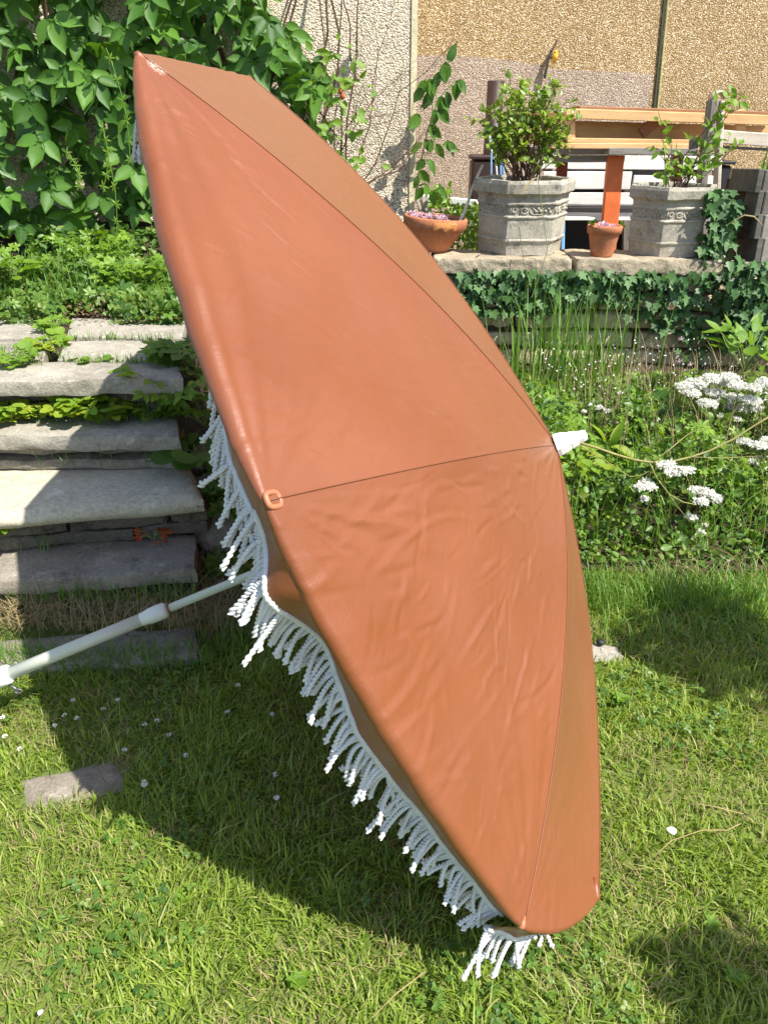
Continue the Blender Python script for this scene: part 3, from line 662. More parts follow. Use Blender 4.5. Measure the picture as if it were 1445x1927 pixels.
# slatted bench back behind the table
YB = 5.9
bn = thing('slatted_bench', 'bleached white slatted bench standing behind the plank table', 'bench', (1.6, YB, .35))
for i, (y0, y1, x0, x1) in enumerate([(293, 317, 1018, 1345), (323, 356, 1020, 1345), (362, 387, 1016, 1345)]):
    if i == 1:
        board('slat', M['pale_wood'], GY(x0, 339, YB), GY(1186, 340, YB), .022, .118, bn, wear=.003); board('slat', M['pale_wood'], GY(1190, 343, YB + .004), GY(x1, 345, YB + .004), .022, .095, bn, wear=.003)
    else: board('slat', M['pale_wood'], GY(x0, (y0 + y1) / 2, YB), GY(x1, (y0 + y1) / 2 + 2, YB), .022, (y1 - y0) * .0037, bn, wear=.003)
board('seat_edge', M['grey_wood'], GY(1010, 394, YB - .2), GY(1345, 396, YB - .2), .1, .03, bn, wear=.003)
for k_ in range(3): board('seat_slat', M['pale_wood'], GY(1010, 394, YB - .2) + Vector((0, -.12 - .11 * k_, -.02)), GY(1345, 396, YB - .2) + Vector((0, -.12 - .11 * k_, -.02)), .09, .02, bn, wear=.002)
for px in (1030, 1180, 1330): board('upright', M['grey_wood_v'], GY(px, 300, YB + .04), Vector((GY(px, 470, YB + .04).x, YB + .04, .35)), .04, .06, bn, Vector((1, 0, 0)))
bx = thing('shade_box', 'black box added as the shade behind the slatted bench', 'box', (1.5, 6.05, .35))  # added black box, stands for shade under the seat and between slats
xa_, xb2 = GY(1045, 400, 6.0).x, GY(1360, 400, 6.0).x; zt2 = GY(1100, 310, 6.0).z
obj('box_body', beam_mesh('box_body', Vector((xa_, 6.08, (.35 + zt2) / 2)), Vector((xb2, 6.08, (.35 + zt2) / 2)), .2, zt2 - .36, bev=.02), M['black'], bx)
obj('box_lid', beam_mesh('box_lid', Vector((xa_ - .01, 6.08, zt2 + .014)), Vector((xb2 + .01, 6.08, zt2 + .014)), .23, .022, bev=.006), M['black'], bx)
# weathered leaning chair arm
la = thing('chair_back', 'grey weathered wooden frame with a rounded top leaning behind the twiggy planter', 'chair back', GY(1325, 345, 4.75))
a0 = GY(1312, 400, 4.72); a1 = GY(1341, 186, 4.72); path = [a0.lerp(a1, t) for t in np.linspace(0, 1, 8)]
d = (a1 - a0).normalized(); n_ = Vector((0, -1, 0)); sd = Vector((1, 0, -.25)).normalized()
board('upright', M['grey_wood_v'], a0, a1, .07, .05, la, Vector((1, 0, .1)), .01, .002)
a2 = a1 + Vector((.045, .0, .01)); b2 = a0 + Vector((.105, 0, 0))
board('upright', M['bone_wood'], b2, a2 + Vector((.0, 0, -.02)), .07, .022, la, Vector((1, 0, .1)), .004, .001)
mb = MB(); arc = [a1 + Vector((.025 - .042 * math.cos(t), -.0, .0 + .04 * math.sin(t))) for t in np.linspace(0, math.pi, 9)]
V = []
for p in arc: 
    for (dy, dr) in ((-.036, 0), (.036, 0), (.036, -.012), (-.036, -.012)):
        cc_ = a1 + Vector((.025, 0, 0)); q = cc_ + (p - cc_) * (1 + dr / .045); V.append(q + Vector((0, dy, 0)))
F = [(4 * i + k, 4 * i + (k + 1) % 4, 4 * i + 4 + (k + 1) % 4, 4 * i + 4 + k) for i in range(8) for k in range(4)] + [(3, 2, 1, 0), (32, 33, 34, 35)]
mb.add(V, F); mb.build('curved_cap', M['bone_wood'], la, True)
board('bracket', M['grey_wood'], GY(1297, 272, 4.78), GY(1312, 270, 4.78), .04, .05, la)
# stacked plank planter at the right
wp = thing('wooden_planter', 'stacked grey plank planter box at the right edge', 'planter', (2.0, 4.0, .45))
def GYv(px, py, y): return GY(px, py, y)
rows = [(318, 356), (358, 400), (402, 444), (446, 488)]
for i, (y0, y1) in enumerate(rows):
    ym = (y0 + y1) / 2; off = [6, 4, 1, -1][i]
    A = GY(1372 + off, ym, 4.35); B = GY(1427 + off * .2, ym + 4, 3.98); C_ = GY(1530, ym - 4, 4.15)
    h = (y1 - y0) * .00285
    board('plank', M['planter_wood'], A, B, .03, h, wp, wear=.003)
    board('plank', M['planter_wood'] if i < 2 else M['grey_wood'], B + Vector((.02, .02, -.005)), C_, .03, h, wp, wear=.004)
pw = GY(1430, 330, 4.15); V, F = box_vf((pw.x - .06, pw.y - .1, pw.z - .3), (pw.x + .5, pw.y + .25, pw.z - .03)); obj('soil_fill', mesh('soil_fill', V, F), M['soil'], wp)
iris = thing('iris_clump', 'upright bright green blades growing from the wooden planter', 'plant', (pw.x + .05, pw.y, pw.z))
n = 26; P = np.array([[pw.x + rng.uniform(-.0, .22), pw.y + rng.uniform(-.05, .12), pw.z - .03] for _ in range(n)])
for i in range(n): blades('blade', P[i:i + 1], rng.uniform(.1, .3), .014, M['tallgrass'], .25, iris, 5, kind='thing')
# brown post, brown bin, blue cord, tray, stick, boards
yp = 5.55
pp = thing('brown_pipe', 'short upright dark brown pipe behind the leafy planter', 'pipe', GY(933, 335, yp))
mb = MB(); tp_ = GY(933, 152, yp); mb.add(*lathe_vf([(.0, .33), (.055, .33), (.055, tp_.z), (.05, tp_.z), (.045, tp_.z - .1)], 20, (tp_.x, tp_.y, 0))); mb.build('tube', M['brown_metal'], pp, True)
mb = MB(); mb.add(*lathe_vf([(.056, tp_.z - .56), (.064, tp_.z - .55), (.064, tp_.z - .5), (.056, tp_.z - .49)], 20, (tp_.x, tp_.y, 0))); mb.build('collar', M['brown_metal'], pp, True)
bi = GY(905, 300, 5.45); bin_ = thing('brown_box', 'dark red brown box standing at the foot of the brown pipe', 'box', (bi.x, bi.y, .35))
me = beam_mesh('box_body', Vector((bi.x - .06, 5.52, (.35 + bi.z) / 2)), Vector((bi.x + .16, 5.52, (.35 + bi.z) / 2)), .18, bi.z - .35, bev=.02); obj('box_body', me, M['brown_metal'], bin_)
me = beam_mesh('box_lid', Vector((bi.x - .07, 5.52, bi.z + .012)), Vector((bi.x + .17, 5.52, bi.z + .012)), .2, .026, bev=.008); obj('box_lid', me, M['brown_metal'], bin_)
cd = thing('hanging_rope', 'loops of blue and white cord hanging behind the leafy planter', 'rope', GY(930, 335, 5.0))
for i, (a, c_) in enumerate([((924, 250), (924, 335)), ((929, 262), (935, 336)), ((934, 258), (942, 336)), ((921, 240), (929, 300)), ((938, 270), (947, 336))]):
    A = GY(*a, 4.9); B = GY(*c_, 4.9); mid = A.lerp(B, .5) + Vector((rng.uniform(-.02, .02), 0, 0)); pts = [A.lerp(mid, t).lerp(mid.lerp(B, t), t) for t in np.linspace(0, 1, 10)]
    mb = MB(); mb.add(*tube_vf(pts, .0055, 6)); mb.build('strand', M['blue_plastic'] if i % 2 == 0 else M['white_plastic'], cd, True)
ub = board('blue_upright', M['blue_plastic'], GY(1059, 400, 5.0), GY(1058, 470, 5.0), .02, .022, None, Vector((1, 0, 0)), label='narrow light blue upright strip behind the leafy planter', category='strip')
ub.name = 'blue_strip'
tr_ = thing('metal_tray', 'shallow grey white tray behind the terracotta bowl', 'tray', GY(840, 378, 5.1))
a = GY(782, 372, 5.15); b_ = GY(895, 384, 5.05)
me = beam_mesh('tray_base', a, b_, .22, .02, bev=.006); obj('tray_base', me, M['grey_plastic'], tr_)
me = beam_mesh('tray_lip', a + Vector((0, -.12, .012)), b_ + Vector((0, -.12, .012)), .02, .045, bev=.008); obj('tray_lip', me, M['white_plastic'], tr_)
for px in (795, 885): board('support', M['grey_wood_v'], GY(px, 385, 5.1), Vector((GY(px, 385, 5.1).x, 5.1, .35)), .05, .05, tr_, Vector((1, 0, 0)))
for i, (p0, p1, lb) in enumerate([((783, 365), (805, 425), 'thin grey board leaning on the wall corner behind the bowl'), ((797, 372), (815, 425), 'darker of two leaning boards, nearer the metal tray')]):
    board('leaning_board', M['grey_wood_v'], GY(*p0, 4.9 - .05 * i), GY(*p1, 4.7 - .05 * i), .02, .035, None, Vector((1, 0, .2)), label=lb, category='board')
stk = thing('wooden_stick', 'thin pale stick leaning out of the terracotta bowl', 'stick', GY(868, 412, 4.3))
mb = MB(); A = GY(864, 420, 4.3); B = GY(907, 311, 4.5); mb.add(*tube_vf([A.lerp(B, t) + Vector((.004 * math.sin(t * 7), 0, 0)) for t in np.linspace(0, 1, 9)], np.linspace(.009, .007, 9), 7)); mb.build('shaft', M['bone_wood'], stk, True)

# ------------------------------------------------------------------ PARASOL
Vt = lambda *a: Vector(a)
AP = GD(1046, 838, 1.80)
TIP = {'A': GD(505, 942, .85), 'B': GD(262, 100, 1.19), 'E': GD(470, 144, 1.94), 'F': Vt(-.039, 2.742, .766), 'G': Vt(.30, 2.60, .12),
       'H': Vt(.44, 2.0, .07), 'D': GD(1126, 1690, 1.36), 'C': GD(985, 1742, 1.13)}
ORDER = 'ABEFGHDC'
AX = Vt(.89, -.01, .457).normalized()
CEN = AP - AX * .35
BOW = {'A': .03, 'B': .045, 'E': .06, 'F': .07, 'G': .07, 'H': .05, 'D': .035, 'C': .045}
BULGE = {'AB': .012, 'BE': .002, 'EF': .01, 'FG': .01, 'GH': .01, 'HD': .01, 'DC': .02, 'CA': .02}
SCUFF += [(GD(350, 520, 1.15), .05, 45, .62), (GD(860, 1180, 1.25), .05, 50, .62), (GD(640, 620, 1.3), .05, 45, .64), (GD(565, 468, 1.08), .035, 300, .52), (GD(660, 1025, 1.05), .04, 90, .6), (GD(992, 1082, 1.5), .045, 40, .6), (GD(297, 122, 1.2), .02, 200, .45), (GD(765, 800, 1.4), .012, 300, .4), (GD(450, 200, 1.45), .05, 80, .62), (GD(1068, 1380, 1.4), .05, 60, .66)]
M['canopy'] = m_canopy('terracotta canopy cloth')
def qb(a, b_, c, t): return a * (1 - t) ** 2 + b_ * 2 * t * (1 - t) + c * t * t
def rib(k, v):
    a, c = AP, TIP[k]; m_ = (a + c) / 2 + AX * BOW[k] * 2 + (c - CEN).normalized() * BOW[k] * .3
    if k == 'D': m_ = m_ + ray(1112, 1280) * .5
    if k == 'E': m_ = m_ + ray(760, 420) * .3
    return qb(a, m_, c, v)
par = thing('parasol', 'tilted terracotta parasol with white rope fringe lying open on the lawn', 'parasol', (.3, 1.4, 0))
def panel(i):
    k0, k1 = ORDER[i], ORDER[(i + 1) % 8]; key = k0 + k1; vis = key in ('AB', 'BE', 'DC', 'CA')
    FA = .3 if key in ('DC', 'BE') else 1
    nu, nv, nr = (180, 220, 9) if key in ('AB', 'CA') else (110, 150, 8) if vis else (20, 24, 5)
    mid = (TIP[k0] + TIP[k1]) / 2; out = (mid - CEN); out = (out - AX * out.dot(AX)).normalized(); bl = BULGE[key]
    G = [[None] * (nv + 1) for _ in range(nu + 1)]
    for iu in range(nu + 1):
        u = iu / nu; par_ = 4 * u * (1 - u)
        for iv in range(nv + 1):
            v = iv / nv
            p = rib(k0, v).lerp(rib(k1, v), u) + out * (bl * par_ * v ** 2.2) - AX * (.022 * par_ * v * (1 - v ** 3))
            G[iu][iv] = p
    # normals
    def nrm(iu, iv):
        a = G[min(iu + 1, nu)][iv] - G[max(iu - 1, 0)][iv]; c = G[iu][min(iv + 1, nv)] - G[iu][max(iv - 1, 0)]
        n_ = a.cross(c)
        if n_.length < 1e-9: return AX
        n_.normalize(); return n_ if n_.dot(AX) > 0 else -n_
    V = []; UV = []
    L = (TIP[k0] - AP).length; Wd = (TIP[k0] - TIP[k1]).length
    HEM = []
    ug, vg = np.meshgrid(np.linspace(0, 1, nu + 1), np.linspace(0, 1, nv + 1), indexing='ij'); X_ = (ug - .5) * Wd * vg; Y_ = vg * L; CR = np.zeros_like(X_)
    rr_ = np.random.default_rng(40 + i)
    for _ in range(150 if key in ('AB', 'CA') else (40 if vis else 0)):
        cv_ = math.sqrt(.03 + .95 * rr_.random()); cu_ = rr_.random(); cx_ = (cu_ - .5) * Wd * cv_; cy_ = cv_ * L
        an = math.atan2(cx_, cy_ + .1) * .9 + rr_.normal(0, .35); ln = rr_.uniform(.012, .05) * (2.2 if rr_.random() < .15 else 1); wd_ = rr_.uniform(.0035, .0075); amp = rr_.choice([-1, 1, 1]) * rr_.uniform(.0005, .0018) * (1.15 if key == 'AB' else .9) * (1.3 if ln > .06 else 1)
        dx_ = X_ - cx_; dy_ = Y_ - cy_; al = dx_ * math.sin(an) + dy_ * math.cos(an); ac = dx_ * math.cos(an) - dy_ * math.sin(an) + rr_.normal(0, 1.6) * al ** 2
        CR += amp * np.exp(-(al / ln) ** 2) * (np.exp(-(ac / wd_) ** 2) - .5 * np.exp(-((ac - wd_ * 1.6) / (wd_ * 1.3)) ** 2))
    CR = CR.tolist()
    for iu in range(nu + 1):
        u = iu / nu; par_ = 4 * u * (1 - u)
        for iv in range(nv + 1):
            v = iv / nv; p = G[iu][iv]; n_ = nrm(iu, iv)
            pin = min(1, par_ * 4) * min(1, v * 3)
            # broad slack folds gathered at the rib ends
            fo = 0
            for kk, uu in ((k0, u), (k1, 1 - u)):
                d = (p - TIP[kk]).length; ang = uu * v * 1.0 / max(.05, (1 - v) + uu)
                fo += FA * .0065 * noise.noise(Vector((ang * 7.5, d * 1.1, i * 3.7 + ord(kk)))) * math.exp(-d / .55) * min(1, d / .12)
                fo += FA * .0012 * noise.noise(Vector((ang * 17, d * 2.2, i * 1.7 + ord(kk)))) * math.exp(-d / .4) * min(1, d / .1)
            q = Vector((u * Wd * v, v * L, i))
            fo += FA * .0032 * noise.noise(Vector((q.x * 5, q.y * 2.2, i))) 
            fo += CR[iu][iv] * (1 if FA == 1 else .35)
            if v > .8: fo += .003 * noise.noise(Vector((u * 12, v * 5, i * 9))) * (v - .8) / .2 * (FA if key == 'DC' else 1)
            # pulled tension pleats near the hub
            fo += FA * .003 * math.sin(u * 26 + i) * math.exp(-((v - .12) / .1) ** 2) * min(1, par_ * 2) * .6
            V.append(p + n_ * fo * pin * (1 if vis else .7)); UV.append((q.x, q.y))
        # roll over the hem batten
        t1 = (G[iu][nv] - G[iu][nv - 1]).normalized(); n_ = nrm(iu, nv); t2 = -n_
        base_pk = 0
        rho = .004 + (.02 if key == 'AB' else .013 if key == 'CA' else .008) * par_ ** .7; rho *= (1 + .16 * noise.noise(Vector((u * 7, i, 3)))); base = V[-1]
        for j in range(1, nr + 1):
            ph = R(112) * j / nr; V.append(base + t1 * (rho * math.sin(ph)) + t2 * (rho * (1 - math.cos(ph)))); UV.append((UV[-1][0], UV[-1][1] + rho * R(112) / nr))
        HEM.append((V[-1].copy(), t1, t2, out, par_, u))
    rw = nv + nr + 1
    F = [(a * rw + c, (a + 1) * rw + c, (a + 1) * rw + c + 1, a * rw + c + 1) for a in range(nu) for c in range(rw - 1)]
    obj('canopy_panel', mesh('canopy_panel', V, F, None, True, UV), M['canopy'], par)
    # valance
    VV = []; UV2 = []; nw = 10; trim = []
    for iu, (h, t1, t2, o_, pr, u) in enumerate(HEM):
        inn = -o_
        if key == 'CA': dr = (-AX * .45 + inn * .95 + Vt(-.05, 0, -.15)); Lv = .048 + .008 * pr
        elif key == 'AB': dr = (-AX * (.75 * (1 - u) ** 2.5) + inn * .6 + Vt(.9 * u, .9, -.25)); Lv = .05 + .03 * pr
        elif key == 'DC': dr = (-AX * .9 + inn * .35 + Vt(0, .1, -.2)); Lv = .05
        elif key == 'BE': dr = (-AX * .6 + inn * .9 + Vt(0, 0, -.5)); Lv = .07
        else: dr = (-AX * .7 + inn * .5 + Vt(0, 0, -.4)); Lv = .08
        dr.normalize()
        for j in range(nw + 1):
            w_ = j / nw; wv = .005 * math.sin(u * (15 if key == 'CA' else 19) + 1.2 * i + 2.5 * w_ * noise.noise(Vector((u * 4, i, 1)))) * w_ * min(1, pr * 2)
            if key == 'CA': wv += .04 * math.exp(-((u - .86) / .05) ** 2) * w_ - .018 * math.exp(-((u - .74) / .06) ** 2) * w_ + .018 * math.exp(-((u - .55) / .08) ** 2) * w_
            cvec = t2.cross(dr); nv_ = t1 if abs(t1.dot(dr)) < .9 else o_
            p = h + dr * (Lv * w_) + nv_ * wv - Vt(0, 0, .01) * w_ * w_
            VV.append(p); UV2.append((u * Wd, L + w_ * Lv))
        trim.append((VV[-1].copy(), dr.copy()))
    F = [(a * (nw + 1) + c, (a + 1) * (nw + 1) + c, (a + 1) * (nw + 1) + c + 1, a * (nw + 1) + c + 1) for a in range(nu) for c in range(nw)]
    obj('valance', mesh('valance', VV, F, None, True, UV2), M['canopy'], par)
    # braided header of the fringe
    P = [t_[0] for t_ in trim]; D = [t_[1] for t_ in trim]
    arc = [0]
    for a in range(1, len(P)): arc.append(arc[-1] + (P[a] - P[a - 1]).length)
    tot = arc[-1]
    def at(s_):
        j = min(len(arc) - 2, max(0, int(np.searchsorted(arc, s_)) - 1)); f = (s_ - arc[j]) / max(1e-9, arc[j + 1] - arc[j]); return P[j].lerp(P[j + 1], f), D[j].lerp(D[j + 1], f).normalized()
    nb = int(tot / .0034) if vis else int(tot / .012); pts = []; rad = []
    for off in (0.0, .0062):
        pts = []; rad = []
        for s_ in range(nb + 1):
            p, d = at(tot * s_ / nb); pts.append(p + d * (off + .002)); rad.append(.006 if s_ % 2 else .0042)
        mb = MB(); mb.add(*tube_vf(pts, rad, 6))
        hd = mb.build('fringe_braid', M['cotton'], par, True)
    # tassels
    if key in ('FG', 'GH', 'EF', 'HD'): return
    sp_ = .0074 if key in ('CA', 'AB') else .012; nt_ = int(tot / sp_); clump = 0
    TR, TS = 5, 26
    for s_ in range(nt_):
        s0 = tot * (s_ + .5) / nt_; p, d = at(s0); tn = (at(min(tot, s0 + .01))[0] - at(max(0, s0 - .01))[0]).normalized()
        u = s0 / tot
        Lt = random.uniform(.066, .09) * (.92 if key == 'CA' and u < .35 else 1.0)
        if key == 'AB' and u > .8: Lt *= .45
        # neighbours lean together in loose clumps
        cl = noise.noise(Vector((s0 * 32, i * 5, 0))) * 1.3
        if key == 'CA': start = d * .5 + Vt(-.45, -.1, -.25) ; end = Vt(-.3, -.06, -1) + tn * cl * .7
        elif key == 'AB': start = d * .35 + Vt(-.3 * (1 - u) + .8 * u * u, -.15 + .8 * u * u, -.35); end = Vt(-.04 + .9 * u * u, -.05 + 1.0 * u * u, -1) + tn * cl * .3
        elif key == 'DC': start = d * .3 + Vt(-.3, -.2, -.3); end = Vt(-.15, -.35, -1) + tn * cl
        else: start = d; end = Vt(0, 0, -1) + tn * cl * .6
        start = (start + Vector(rng.normal(0, .18, 3))).normalized(); end = (end + Vector(rng.normal(0, .26, 3))).normalized()
        c0 = p + d * .006; kf = random.uniform(.12, .34); c1 = c0 + start * Lt * kf; c2 = c1 + (start * .2 + end).normalized() * Lt * (1 - kf)
        if c2.z < .012: c2.z = .012
        path = np.array([qb(c0, c1, c2, t) for t in np.linspace(0, 1, TS)])
        T = np.gradient(path, axis=0); T /= np.linalg.norm(T, axis=1)[:, None]
        a_ = np.array([0.3, 1, .2]); U = np.cross(T, a_); U /= np.linalg.norm(U, axis=1)[:, None]; W_ = np.cross(T, U)
        VV = []; FF = []
        r0 = .00185; ph0 = random.random() * 6
        for st_ in range(2):
            ang = ph0 + st_ * math.pi + np.linspace(0, Lt / .0125 * 2 * math.pi, TS); off = r0 * np.ones(TS); off[-3:] = [.0022, .0028, .0024]
            cc = path + (np.cos(ang)[:, None] * U + np.sin(ang)[:, None] * W_) * off[:, None]
            rr = np.full(TS, .0026); rr[0] = .0018; rr[-3:] = [.0029, .0033, .0016]
            b0 = len(VV) * 0 + st_ * TS * TR
            for q_ in range(TS):
                for k_ in range(TR):
                    aa = 2 * math.pi * k_ / TR; VV.append(cc[q_] + rr[q_] * (math.cos(aa) * U[q_] + math.sin(aa) * W_[q_]))
            FF.append(np.array([(b0 + q_ * TR + k_, b0 + q_ * TR + (k_ + 1) % TR, b0 + (q_ + 1) * TR + (k_ + 1) % TR, b0 + (q_ + 1) * TR + k_) for q_ in range(TS - 1) for k_ in range(TR)]))
        obj('tassel', mesh('tassel', np.array(VV), np.concatenate(FF), None, True), M['cotton'], hd)
for i in range(8): panel(i)
# seams and ribs
for k in ORDER:
    vis = k in 'ABCDE'
    mb = MB(); mb.add(*tube_vf([rib(k, v) + AX * .0012 for v in np.linspace(.02, 1, 40)], .0009, 5)); mb.build('seam_piping', M['canopy'], par, True)
    mb = MB(); mb.add(*tube_vf([rib(k, v) - AX * .012 for v in np.linspace(.02, .985, 24)], .0045, 6)); mb.build('rib', M['pole'], par, True)
# peach clip over the end of the near rib, moulded through the cloth
def pad_ring(tip, nxt0, nxt1, ln, wd, m, rr=.0032):
    t_ = (AP - tip).normalized(); s_ = (nxt0 - nxt1).normalized(); s_ = (s_ - t_ * s_.dot(t_)).normalized(); n_ = t_.cross(s_); n_ = n_ if n_.dot(AX) > 0 else -n_
    pts = []
    for a in np.linspace(0, 2 * math.pi, 33):
        cx = math.copysign(abs(math.cos(a)) ** .6, math.cos(a)) * ln / 2; cy = math.copysign(abs(math.sin(a)) ** .6, math.sin(a)) * wd / 2
        pts.append(tip + t_ * (cx + ln * .42) + s_ * cy - n_ * .0004)
    mb = MB(); mb.add(*tube_vf(pts, rr, 8, False)); mb.build('rib_end_clip', m, par, True)
pad_ring(TIP['A'], TIP['B'], TIP['C'], .023, .018, M['clip'], .0036)
for k in 'BCDE':
    t_ = (AP - TIP[k]).normalized(); mb = MB(); mb.add(*tube_vf([TIP[k] + t_ * q - AX * .004 for q in (-.004, -.002, .004, .02, .035)], [.002, .0055, .007, .006, .002], 8)); mb.build('rib_end_clip', M['canopy'] if k != 'C' else M['clip'], par, True)
# finial
fn = []
fprof = [(0.030, -.004), (.030, .004), (.027, .018), (.0225, .030), (.0225, .033), (.019, .047), (.016, .050), (.015, .062), (.0125, .071), (.0, .073)]
q = (AX + Vt(.12, -.1, .0)).normalized().to_track_quat('Z', 'Y')
V, F = lathe_vf(fprof, 8); V = [q @ Vector(v) + AP + AX * .004 for v in V]
me = mesh('finial', V, F); o = obj('finial', me, M['white_plastic'], par); 
V, F = lathe_vf([(0, -.02), (.024, -.02), (.026, -.005), (.0, -.004)], 16); obj('hub_ring', mesh('hub_ring', [q @ Vector(v) + AP for v in V], F), M['black'], par)
# pole: upper tube, cuff, lower tube, socket with wing screw
E1 = GZ(18, 1268, .15); HUB = AP - AX * .01 - Vt(0, 0, .012); pd = (E1 - HUB).normalized()
tt = lambda px: (lambda f: HUB.lerp(E1, f))(min(np.linspace(0, 1, 400), key=lambda f: abs((lambda P: 722.5 + FPX * P.x / (P.y * _c - (P.z - CAMH) * _s))(HUB.lerp(E1, f)) - px)))
Cf = tt(290)
mb = MB(); mb.add(*tube_vf([HUB, Cf], .0100, 20)); mb.build('upper_pole', M['pole'], par, True)
mb = MB(); mb.add(*tube_vf([Cf + pd * .02, E1 + pd * .01], .0155, 24)); mb.build('lower_pole', M['pole'], par, True)
mb = MB(); mb.add(*tube_vf([Cf - pd * q_ for q_ in (.036, .034, .028, .01, -.008, -.022, -.03)], [.0115, .015, .019, .0198, .019, .0162, .0158], 24)); mb.build('pole_cuff', M['pole_cuff'], par, True)
mb = MB(); mb.add(*tube_vf([Cf - pd * .0355, Cf - pd * .041], .0118, 20)); mb.build('rust_ring', M['rust'], par, True)
mb = MB(); mb.add(*tube_vf([E1 - pd * .004, E1 + pd * .0, E1 + pd * .03, E1 + pd * .034], [.018, .0235, .0235, .021], 24)); mb.build('socket_collar', M['white_plastic'], par, True)
mb = MB(); mb.add(*tube_vf([E1 + pd * .03, E1 + pd * .42], .0198, 24)); mb.build('ground_pole', M['pole'], par, True)
sc = E1 + pd * .012 + Vt(.012, -.012, -.028)
mb = MB(); mb.add(*tube_vf([sc + Vt(-.01, .01, .01), sc + Vt(.022, -.004, -.004)], .0035, 8)); mb.add(*tube_vf([sc + Vt(.02 + .009 * math.cos(a), -.004, -.004 + .006 * math.sin(a)) for a in np.linspace(0, 6.28, 14)], .0022, 6, False)); mb.build('wing_screw', M['dark_metal'], par, True)
# stretchers to the runner
RUN = HUB + pd * .42
mb = MB(); mb.add(*tube_vf([RUN - pd * .03, RUN - pd * .02, RUN + pd * .03, RUN + pd * .035], [.02, .026, .026, .02], 18)); mb.build('runner', M['white_plastic'], par, True)
for k in ORDER:
    mb = MB(); mb.add(*tube_vf([RUN, rib(k, .5) - AX * .018], .004, 6)); mb.build('stretcher', M['pole'], par, True)

# ================================================================== VEGETATION
def in_any(px, py, P): pass
# --- lawn grass
def lawn_pts(n, x0, x1, y0, y1):
    return np.stack([rng.uniform(x0, x1, n), rng.uniform(y0, y1, n), np.zeros(n)], 1)
P = np.concatenate([lawn_pts(130000, -1.0, 1.55, .55, 2.25), lawn_pts(50000, -2.4, 2.8, .1, 2.5)])
def q_(name): return name
st_c = [((GZ(145, 1480, 0)), .105, .05), (GZ(1128, 1220, 0), .05, .03)]
keep = np.ones(len(P), bool)
A = GZ(145, 1480, 0); 
dx = P[:, 0] - A.x; dy = P[:, 1] - A.y - .18 * dx; keep &= ~(((dx / .108) ** 4 + (dy / .054) ** 4 < 1 + .5 * fnoise(P, 30)))
A = GZ(1128, 1222, 0); dx = P[:, 0] - A.x; dy = P[:, 1] - A.y; keep &= ~((np.abs(dx) < .06) & (np.abs(dy) < .03))
sxr = GZ(372, 1240, 0).x; sy = GZ(372, 1248, 0).y; keep &= ~((P[:, 0] < sxr + .02) & (P[:, 1] > sy + .01 + (P[:, 0] - sxr) * -.12))
nz = fnoise(P, 4.0); nz2 = fnoise(P, 1.7, 9); nz3 = fnoise(P, 14, 3)
dens = .62 + nz * .9 + nz3 * .35
keep &= rng.random(len(P)) < np.clip(dens + .14, .32, 1)
P = P[keep]; nz = nz[keep]; nz2 = nz2[keep]; nz3 = nz3[keep]
P[:, 2] = np.array([lawn_z(x, y) for x, y, _ in P]) - .004
shade_long = np.clip((P[:, 1] - 1.0) * .6, 0, .6) * (P[:, 0] < .2)
h = .014 + .018 * rng.random(len(P)) + .012 * np.clip(nz2 + .3, 0, 1) + .018 * shade_long + .035 * (rng.random(len(P)) < .05)
ang = fnoise(P, 6, 20) * 9; dirs = np.stack([np.cos(ang), np.sin(ang), 0 * ang], 1) * .45
blades('lawn_grass', P, h, rng.uniform(.0024, .005, len(P)), M['grass'], .85, None, 3, np.clip(rng.random(len(P)) * .75 + .3 * nz, 0, .999), dirs, label='short patchy green lawn grass', category='grass')
n = 20000; P2 = np.concatenate([lawn_pts(n, -1.0, 1.6, .55, 2.2)]); f = fnoise(P2, 4.0); P2 = P2[(f < .02)]; P2 = P2[~((P2[:, 0] < sxr + .02) & (P2[:, 1] > sy))]
P2[:, 2] = [lawn_z(x, y) + .003 for x, y, _ in P2]
blades('dry_grass', P2, rng.uniform(.015, .04, len(P2)), .0018, M['straw'], 1.5, None, 2, label='thin brown dry grass lying among the lawn', category='grass')
# clover and weed leaves in the lawn
n = 7000; P3 = lawn_pts(n, -1, 1.6, .55, 2.1); f = fnoise(P3, 3.2, 33); P3 = P3[(f > .12)]; P3 = P3[~((P3[:, 0] < sxr + .02) & (P3[:, 1] > sy))]; P3[:, 2] = [lawn_z(x, y) + rng.uniform(.012, .026) for x, y, _ in P3]
leaf_mass('clover', 'tri', P3, rv(len(P3)) * [1, 1, .1], np.tile([0, 0, 1.], (len(P3), 1)) + rv(len(P3), .25), rng.uniform(.007, .015, len(P3)), M['herb'], label='low clover leaves spread through the lawn', category='clover')
for i, (px, py, lb) in enumerate([(1380, 1850, 'broad leaved weed rosette in the lawn at the bottom right corner'), (1335, 1745, 'pair of broad weed leaves on the sunlit lawn below the curved straw'), (560, 1850, 'low broad leaved weed near the lower edge of the parasol shade'), (340, 1700, 'small broad leaved weed at the edge of the parasol shade'), (1165, 1320, 'weed leaves in the grass close to the canopy edge')]):
    c = GZ(px, py, 0); t = thing('lawn_weed', lb, 'weed', (c.x, c.y, 0)); nn = 7 + i % 3; th = np.arange(nn) * 2.4
    leaf_parts('ovate', np.tile([c.x, c.y, .012], (nn, 1)), np.stack([np.cos(th), np.sin(th), .35 + 0 * th], 1), np.tile([0, 0, 1.], (nn, 1)) + rv(nn, .15), rng.uniform(.016, .028, nn), M['young'], t)
